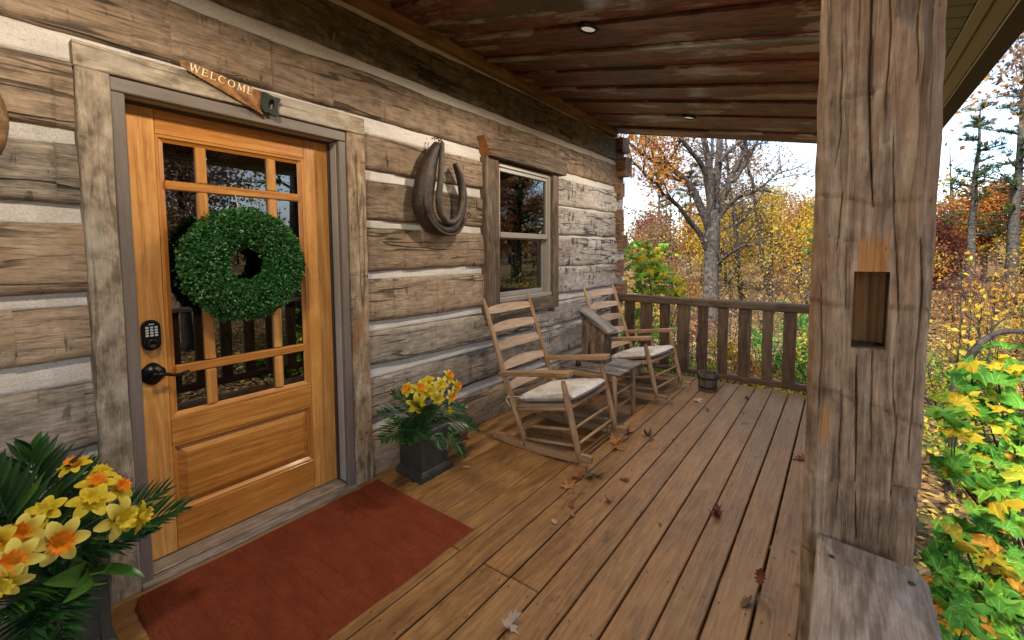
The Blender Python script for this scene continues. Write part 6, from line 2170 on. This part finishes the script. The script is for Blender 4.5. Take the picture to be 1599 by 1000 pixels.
sh = [
    (-.9, 6.6, .95, .8, L_YGR, 700, .10, 'yellow-green shrub low behind the far rocking chair'),
    (.35, 6.9, .80, .8, L_YGR, 700, .10, 'low yellow-green shrub behind the railing left of the bucket'),
    (1.15, 7.3, .70, .7, L_ORA, 500, .08, 'low orange-red shrub at the foot of the big tree'),
    (1.7, 6.6, .62, .7, L_YEL, 600, .09, 'low yellow shrub behind the middle balusters'),
    (2.15, 7.6, .85, .8, L_GRN, 600, .09, 'green shrub behind the broad right-hand balusters'),
    (1.25, 9.2, .95, .9, L_GRN, 600, .09, 'green shrub in front of the slender trunks'),
    (2.0, 11.5, 1.2, 1.0, L_GRN, 700, .09, 'dark green shrub under the pine boughs'),
    (-.2, 9.8, .9, .9, L_RED, 500, .08, 'reddish shrub left of the big tree foot'),
    (-1.6, 9.0, 1.3, 1.0, L_YEL, 700, .10, 'tall yellow shrub behind the near baluster gap at the wall'),
    (.7, 13.5, 1.2, 1.1, L_BRN, 350, .10, 'brown shrub behind the slender dark trunk'),
    (-2.2, 14.0, 1.6, 1.2, L_ORA, 700, .11, 'orange shrub between cabin corner and big tree'),
    (1.6, 15.5, 1.4, 1.1, L_YEL, 300, .10, 'bright yellow shrub left of the pale trunks'),
    (-3.4, 16.5, 2.2, 1.4, L_BRN, 700, .10, 'russet brown thicket bush left of the big tree'),
    (-4.6, 18.5, 2.4, 1.4, L_ORA, 700, .11, 'orange thicket bush by the cabin corner, farther one'),
    (-1.6, 17.0, 2.3, 1.4, L_YEL, 800, .11, 'golden bush directly left of the big trunk'),
    (-.3, 15.6, 1.9, 1.2, L_YEL, 380, .09, 'golden bush directly right of the big trunk'),
    (.5, 17.2, 2.3, 1.4, L_ORA, 450, .10, 'deep orange bush between the slender trunks'),
    (1.3, 18.6, 2.2, 1.4, L_BRN, 450, .10, 'grey-brown bush right of the third trunk'),
    (2.2, 20.5, 2.2, 1.4, L_BRN, 400, .10, 'grey-brown thicket bush near the pale trunks'),
    (2.9, 18.2, 2.0, 1.2, L_BRN, 450, .09, 'grey-brown thicket bush beside the post'),
    (1.9, 13.6, 1.5, 1.1, L_BRN, 400, .09, 'thin brown bush in front of the pale trunks'),
    (.2, 11.6, 1.3, 1.0, L_BRN, 450, .09, 'brown bush right of the big tree foot'),
    (-1.9, 11.8, 1.6, 1.2, L_ORA, 600, .10, 'orange-brown bush left of the big tree foot'),
    (-.6, 8.0, 1.0, .9, L_GRN, 600, .09, 'bright green shrub behind the second and third balusters'),
    (.75, 8.3, .8, .8, L_YEL, 500, .09, 'yellow shrub behind the bucket'),
    (1.9, 9.0, .8, .8, L_YGR, 500, .09, 'yellow-green shrub behind the broad balusters'),
    (2.7, 7.0, .7, .8, L_YEL, 500, .09, 'yellow shrub at the corner post'),
    (4.0, 21.5, 2.2, 1.4, L_YEL, 700, .10, 'yellow bush at the slope top against the post'),
    (8.0, 20.5, 2.2, 1.4, L_YEL, 700, .10, 'golden bush between the two tall pines'),
    (9.4, 19.0, 2.4, 1.4, L_ORA, 800, .10, 'orange bush at the right edge of the slope'),
    (3.7, 8.8, 1.0, .9, L_YGR, 500, .09, 'yellow-green shrub on the slope right against the post edge'),
    (4.6, 9.4, 1.1, .9, L_YEL, 500, .09, 'yellow shrub on the slope beside the thin bare saplings'),
    (5.4, 10.2, 1.1, 1.0, L_YGR, 500, .09, 'light green shrub behind the crooked trunk'),
    (6.3, 11.0, 1.2, 1.0, L_YEL, 600, .09, 'golden shrub above the crooked trunk at the right edge'),
    (4.9, 12.4, 1.4, 1.1, L_ORA, 600, .09, 'orange shrub midway up the slope'),
    (6.0, 14.2, 1.6, 1.1, L_YEL, 600, .09, 'tall golden shrub midway up the slope'),
    (7.6, 14.6, 1.6, 1.1, L_YGR, 600, .09, 'tall yellow-green shrub near the right edge of the slope'),
    (3.6, 6.0, .6, .8, L_YGR, 500, .08, 'low yellow-green plant at the foot of the post'),
    (4.5, 5.6, .6, .8, L_GRN, 500, .08, 'low green plant under the crooked trunk'),
    (3.5, 3.6, .5, .8, L_YGR, 500, .07, 'low yellow-green plant below the rail plank'),
    (4.0, 3.0, .6, .8, L_GRN, 500, .07, 'low green plant at the lower right corner'),
    (4.1, 10.5, .8, .8, L_GRN, 300, .07, 'thin green shrub on the slope beside the post'),
    (5.6, 13.0, 1.1, 1.0, L_YGR, 300, .08, 'thin yellow-green shrub midway up the slope'),
    (6.6, 15.0, 1.2, 1.0, L_ORA, 400, .08, 'orange shrub below the left tall pine'),
    (8.2, 17.0, 1.3, 1.0, L_YEL, 500, .09, 'yellow shrub below the right tall pine'),
    (5.2, 17.5, 1.5, 1.1, L_RED, 500, .09, 'dark red shrub at the slope top beside the post'),
    (6.8, 19.0, 1.7, 1.1, L_ORA, 500, .09, 'orange bush behind the left tall pine foot'),
    (7.2, 12.0, .9, .9, L_YGR, 300, .08, 'low yellow-green shrub at the right of the slope'),
    (5.0, 7.6, .5, .6, L_GRN, 220, .06, 'small green plant on the leaf-covered slope'),
    (4.3, 6.2, .45, .6, L_GRN, 260, .06, 'small green plant near the crooked trunk'),
    (3.9, 4.6, .40, .7, L_GRN, 260, .06, 'small green plant below the maple leaves'),
    (4.8, 4.9, .45, .7, L_YGR, 260, .06, 'small yellow-green plant below the maple leaves'),
]
for k, (x, y, h, w, m_, n_, s_, lab) in enumerate(sh):
    shrub(lab, x, y, h, w, 300 + k, m_, n_, s_)
# bare upright saplings on the slope
for k, (px, py0, py1, D, lab) in enumerate([(1499, 600, 400, 5.5, 'thin bare sapling stem nearest the post edge'), (1513, 560, 430, 6.0, 'thin bare sapling stem second from the post'), (1531, 545, 440, 6.0, 'thin bare sapling rising over the crooked trunk'), (1553, 520, 380, 7.5, 'thin straight sapling in the middle of the slope'), (1546, 525, 470, 6.4, 'short forked bare sapling on the slope')]):
    P0, P1 = PXP(px, py0, D), PXP(px + 4, py1, D)
    P0.z = gz(P0.x, P0.y) - .03
    t = thing('sapling', lab, 'sapling', (P0.x, P0.y, P0.z), 'bare saplings on the slope')
    tr = Tree(400 + k)
    pts_ = [lerp(P0, P1, i / 7) + Vector((.03 * noise.noise(Vector((i * .5, k, 0))), 0, 0)) for i in range(8)]
    tr.mb.tube(pts_, list(np.linspace(.014, .004, 8)), 7)
    for q in range(7):
        i = tr.r.randint(3, 6)
        tr.limb(pts_[i], (tr.r.uniform(-1, 1), tr.r.uniform(-1, 1), .6), tr.r.uniform(.2, .5), .005, 2, 3, 4, .2, .05, 2, .6, 5)
    tr.mb.build('stem', BARKD, t)
    crown(tr.tips, 1, .06, .10, L_YEL, t, 410 + k, sparse=.30)

# crooked trunk bending to the right edge
ct = thing('crooked_tree', 'crooked dark trunk bending over to the right edge of the view', 'tree', tuple(PXP(1487, 700, 4.4)))
P_ = smooth_path([PXP(1483, 760, 4.4), PXP(1487, 700, 4.4), PXP(1491, 655, 4.4), PXP(1489, 620, 4.4), PXP(1496, 592, 4.4), PXP(1512, 562, 4.35), PXP(1530, 538, 4.3), PXP(1552, 522, 4.3), PXP(1580, 518, 4.3), PXP(1620, 515, 4.3), PXP(1680, 490, 4.3)], 4)
g0 = gz(P_[0].x, P_[0].y)
P_ = [Vector((P_[0].x, P_[0].y, g0 - .1))] + P_
mb = MB(); mb.tube(P_, [r_ * 4.4 / FPX / 2 for r_ in interp([13, 11, 10, 11, 12, 12, 10, 8, 6.5, 5.5, 4.5], len(P_))], 10); mb.build('trunk', BARKD, ct)

# maple saplings with large leaves
ML = {}
for nm_, st in (('green', [(0, (.045, .18, .018)), (1, (.16, .39, .035))]), ('light', [(0, (.14, .36, .03)), (1, (.32, .52, .05))]), ('yellow', [(0, (.50, .36, .015)), (1, (.68, .52, .04))]), ('amber', [(0, (.50, .20, .02)), (1, (.64, .36, .035))]), ('turning', [(0, (.10, .26, .02)), (.5, (.36, .40, .025)), (1, (.64, .46, .02))])):
    m_, nt_ = new_mat('maple_leaf_' + nm_)
    v_ = nn(nt_, 'ShaderNodeTexCoord').outputs['Object']
    n_ = noi(nt_, v_, 3.2, 3)
    rn_ = nn(nt_, 'ShaderNodeObjectInfo').outputs['Random']
    c_ = ramp(nt_, mth(nt_, 'ADD', mth(nt_, 'MULTIPLY_ADD', n_, 1.4, -.45), mth(nt_, 'MULTIPLY_ADD', rn_, .5, -.2), clamp=True), st)
    wv_ = nn(nt_, 'ShaderNodeTexVoronoi', {'Vector': v_, 'Scale': 7.0}, feature='DISTANCE_TO_EDGE').outputs['Distance']
    sx_ = nn(nt_, 'ShaderNodeSeparateXYZ', {0: v_}).outputs
    yy2 = mth(nt_, 'ADD', sx_[1], .40)
    an_ = mth(nt_, 'ARCTAN2', mth(nt_, 'ABSOLUTE', sx_[0]), yy2)
    rd_ = mth(nt_, 'SQRT', mth(nt_, 'ADD', mth(nt_, 'MULTIPLY', sx_[0], sx_[0]), mth(nt_, 'MULTIPLY', yy2, yy2)))
    dv_ = mth(nt_, 'MINIMUM', mth(nt_, 'MINIMUM', an_, mth(nt_, 'ABSOLUTE', mth(nt_, 'SUBTRACT', an_, .62))), mth(nt_, 'ABSOLUTE', mth(nt_, 'SUBTRACT', an_, 1.20)))
    vein_ = mth(nt_, 'SUBTRACT', 1.0, smooth(nt_, mth(nt_, 'MULTIPLY', dv_, rd_), .004, .022), clamp=True)
    c_ = mix(nt_, mth(nt_, 'MULTIPLY', vein_, .55), c_, c4([min(1, q * 1.5 + .03) for q in st[-1][1]]))
    sp_ = smooth(nt_, noi(nt_, vadd(nt_, v_, (3.0, 1.0, 0.0)), 7.0, 4, .7), .62, .70)
    c_ = mix(nt_, mth(nt_, 'MULTIPLY', sp_, .6), c_, c4((.16, .085, .02)))
    p_ = nn(nt_, 'ShaderNodeBsdfPrincipled', {'Base Color': c_, 'Roughness': .6, 'Specular IOR Level': .25})
    t_ = nn(nt_, 'ShaderNodeBsdfTranslucent', {0: c_})
    x_ = nn(nt_, 'ShaderNodeMixShader', {0: .35, 1: p_.outputs[0], 2: t_.outputs[0]})
    nn(nt_, 'ShaderNodeOutputMaterial', {0: x_.outputs[0]})
    ML[nm_] = m_
big_half = [(0, 0), (.12, -.03), (.30, -.14), (.26, .02), (.56, .02), (.48, .13), (.62, .34), (.44, .32), (.46, .46), (.30, .40), (.18, .40), (.27, .66), (.15, .64), (.10, .80), (0, 1.0)]
BIG = big_half + [(-x, y) for x, y in big_half[-2:0:-1]]
MLM = {(c_, q): leaf_obj_mesh(BIG, (-.25, .18, -.55)[q], 20 + q, ML[c_], .20) for c_ in ML for q in range(3)}
for k_, me_ in MLM.items(): me_.name = 'maple_leaf'


def maple(label, base, spots, seed, D_up, size, pal, stems_to=5, cat='sapling'):
    """spots: world points for single leaves; a few stems run from the base to them"""
    t = thing('maple_sapling', label, cat, base)
    rnd = random.Random(seed)
    b0 = Vector(base)
    mb = MB()
    hubs = []
    for k in range(stems_to):
        tgt = Vector(spots[int((k + .5) * len(spots) / stems_to)])
        mid = lerp(b0, tgt, .5) + Vector((rnd.uniform(-.1, .1), rnd.uniform(-.1, .1), .10))
        pth = smooth_path([b0, mid, tgt], 8)
        mb.tube(pth, list(np.linspace(.012, .003, len(pth))), 6)
        hubs += pth[6:]
    tws = MB()
    for sp in spots:
        sp = Vector(sp)
        h = min(hubs, key=lambda q: (q - sp).length)
        if (h - sp).length > .03:
            tws.tube([h, lerp(h, sp, .5) + Vector((0, 0, .02)), sp], [.0025, .0018, .0012], 4)
        c_ = rnd.choices([p_[0] for p_ in pal], [p_[1] for p_ in pal])[0]
        o = link_mesh('leaf', MLM[(c_, rnd.randint(0, 2))], t)
        zd = Vector((rnd.gauss(0, .45), rnd.gauss(0, .45), 1)) + Vector(D_up) * rnd.uniform(.2, .9)
        xd = Vector((rnd.uniform(-1, 1), rnd.uniform(-1, 1), rnd.uniform(-.5, .1)))
        s = size * rnd.uniform(.65, 1.25)
        orient(o, t, sp, xd, zd, (s, s, s))
    mb.build('stem', BARKD, t)
    o = tws.build('twigs', STEMM, t); o['kind'] = 'stuff'
    return t


rnd = random.Random(3)
sp = []
for (px, py, D, n_, s_) in ((1000, 420, 6.8, 16, 20), (1030, 430, 7.0, 26, 26), (1010, 450, 6.8, 18, 22), (1050, 450, 7.1, 18, 20), (985, 400, 6.9, 12, 16), (1020, 400, 7.0, 16, 18), (1005, 385, 7.0, 6, 10), (1065, 465, 7.2, 8, 14), (1000, 500, 6.8, 12, 24), (1035, 520, 6.8, 12, 24)):
    for q in range(int(n_ * 1.35)):
        sp.append(PXP(px + rnd.gauss(0, s_ * .6), py + rnd.gauss(0, s_ * .5), D + rnd.gauss(0, .3)))
b0 = PXP(1022, 520, 6.9)
maple('leafy sapling turning green to yellow just beyond the railing by the cabin corner', (b0.x, b0.y, gz(b0.x, b0.y)), sp, 4, tuple(TOC(b0)), .165, [('green', 2), ('light', 4), ('yellow', 5), ('turning', 4)], 7)
# right side foreground
grp = [
    ((1525, 590), 3.0, 7, 22, [('green', 6), ('light', 3)]), ((1580, 575), 3.0, 8, 22, [('green', 6), ('light', 2)]), ((1500, 615), 2.9, 5, 18, [('light', 3), ('green', 3)]), ((1560, 640), 3.0, 9, 24, [('light', 3), ('yellow', 4), ('green', 2)]),
    ((1590, 680), 2.9, 7, 18, [('yellow', 5), ('amber', 3)]), ((1483, 665), 2.7, 3, 8, [('yellow', 3), ('light', 2)]), ((1500, 735), 2.6, 5, 14, [('turning', 4), ('yellow', 3)]), ((1530, 700), 2.8, 7, 20, [('green', 3), ('turning', 4), ('yellow', 1)]),
    ((1580, 720), 2.7, 7, 20, [('green', 5), ('light', 2)]), ((1560, 770), 2.7, 6, 20, [('green', 3), ('light', 4), ('yellow', 2)]), ((1575, 810), 2.6, 8, 20, [('green', 4), ('yellow', 2)]), ((1495, 840), 2.5, 5, 12, [('green', 3), ('light', 2), ('amber', 3)]),
    ((1480, 870), 2.4, 5, 10, [('yellow', 3), ('amber', 2), ('light', 2)]), ((1545, 870), 2.5, 9, 22, [('green', 4), ('light', 4), ('yellow', 2)]), ((1590, 890), 2.5, 6, 14, [('yellow', 3), ('green', 3)]), ((1495, 920), 2.3, 7, 16, [('green', 3), ('light', 3), ('amber', 2)]),
    ((1540, 940), 2.4, 9, 22, [('amber', 4), ('green', 2), ('yellow', 2)]), ((1570, 965), 2.4, 7, 18, [('yellow', 4), ('green', 3)]), ((1505, 970), 2.3, 7, 16, [('green', 2), ('light', 4), ('yellow', 2)]), ((1490, 1000), 2.2, 5, 14, [('yellow', 3), ('light', 2)]), ((1590, 1000), 2.4, 6, 20, [('amber', 2), ('green', 3), ('yellow', 2)]),
    ((1660, 640), 3.0, 12, 34, [('green', 4), ('yellow', 2)]), ((1670, 800), 2.8, 14, 40, [('green', 4), ('yellow', 2)]), ((1660, 950), 2.6, 10, 34, [('green', 4), ('yellow', 2)]),
]
for gi, (idx, lab, bpx) in enumerate([(range(0, 9), 'maple sapling with big green and yellow leaves, upper clump right of the post', (1700, 900, 2.2)), (range(9, 15), 'maple sapling with big green leaves, middle clump right of the post', (1660, 1150, 2.0)), (range(15, 24), 'maple sapling with amber and green leaves, lowest clump beside the rail plank', (1600, 1250, 1.9))]):
    b0 = PXP(*bpx)
    base = (b0.x, b0.y, gz(b0.x, b0.y))
    t = None
    spots, pals = [], []
    for i in idx:
        (px, py), D, n_, s_, pal = grp[i]
        for q in range(int(n_ * 1.55)):
            spots.append(PXP(px + rnd.gauss(0, s_ * .85), py + rnd.gauss(0, s_ * .7), D * .72 + rnd.gauss(0, .14)))
    allp = {}
    for i in idx:
        for c_, w in grp[i][4]: allp[c_] = allp.get(c_, 0) + w
    maple(lab, base, spots, 60 + gi, tuple(TOC(b0) * 1.0), .118, list(allp.items()), 6)
# loose twigs with a few leaves hanging into the sky at the upper right
hb = thing('hanging_branch', 'thin twigs with a few orange and dark leaves against the sky at the upper right', 'branch', tuple(PXP(1640, 20, 7)))
tr = Tree(900)
for (px, py, dx, dy) in ((1640, 10, -60, 60), (1640, 30, -90, 110), (1640, 80, -120, 60), (1640, 140, -130, 30), (1640, 60, -60, 120)):
    a_ = PXP(px, py, 7); b_ = PXP(px + dx, py + dy, 6.8)
    pth = smooth_path([a_, lerp(a_, b_, .5) + Vector((0, 0, .12)), b_], 6)
    tr.mb.tube(pth, list(np.linspace(.008, .002, len(pth))), 5)
    for q in range(4):
        i = tr.r.randint(4, len(pth) - 1)
        tr.limb(pth[i], (tr.r.uniform(-1, 1), tr.r.uniform(-1, 1), tr.r.uniform(-.6, .4)), .35, .003, 2, 3, 4, .2, -.02, 1, .6, 4)
tr.mb.build('twigs', BARKD, hb)
crown(tr.tips, 2, .12, .09, L_ORA, hb, 901, sparse=.4)
crown([t for t in tr.tips if t[0].x > PXP(1570, 60, 7).x], 5, .16, .10, L_BRN, hb, 902).name = 'leaves'
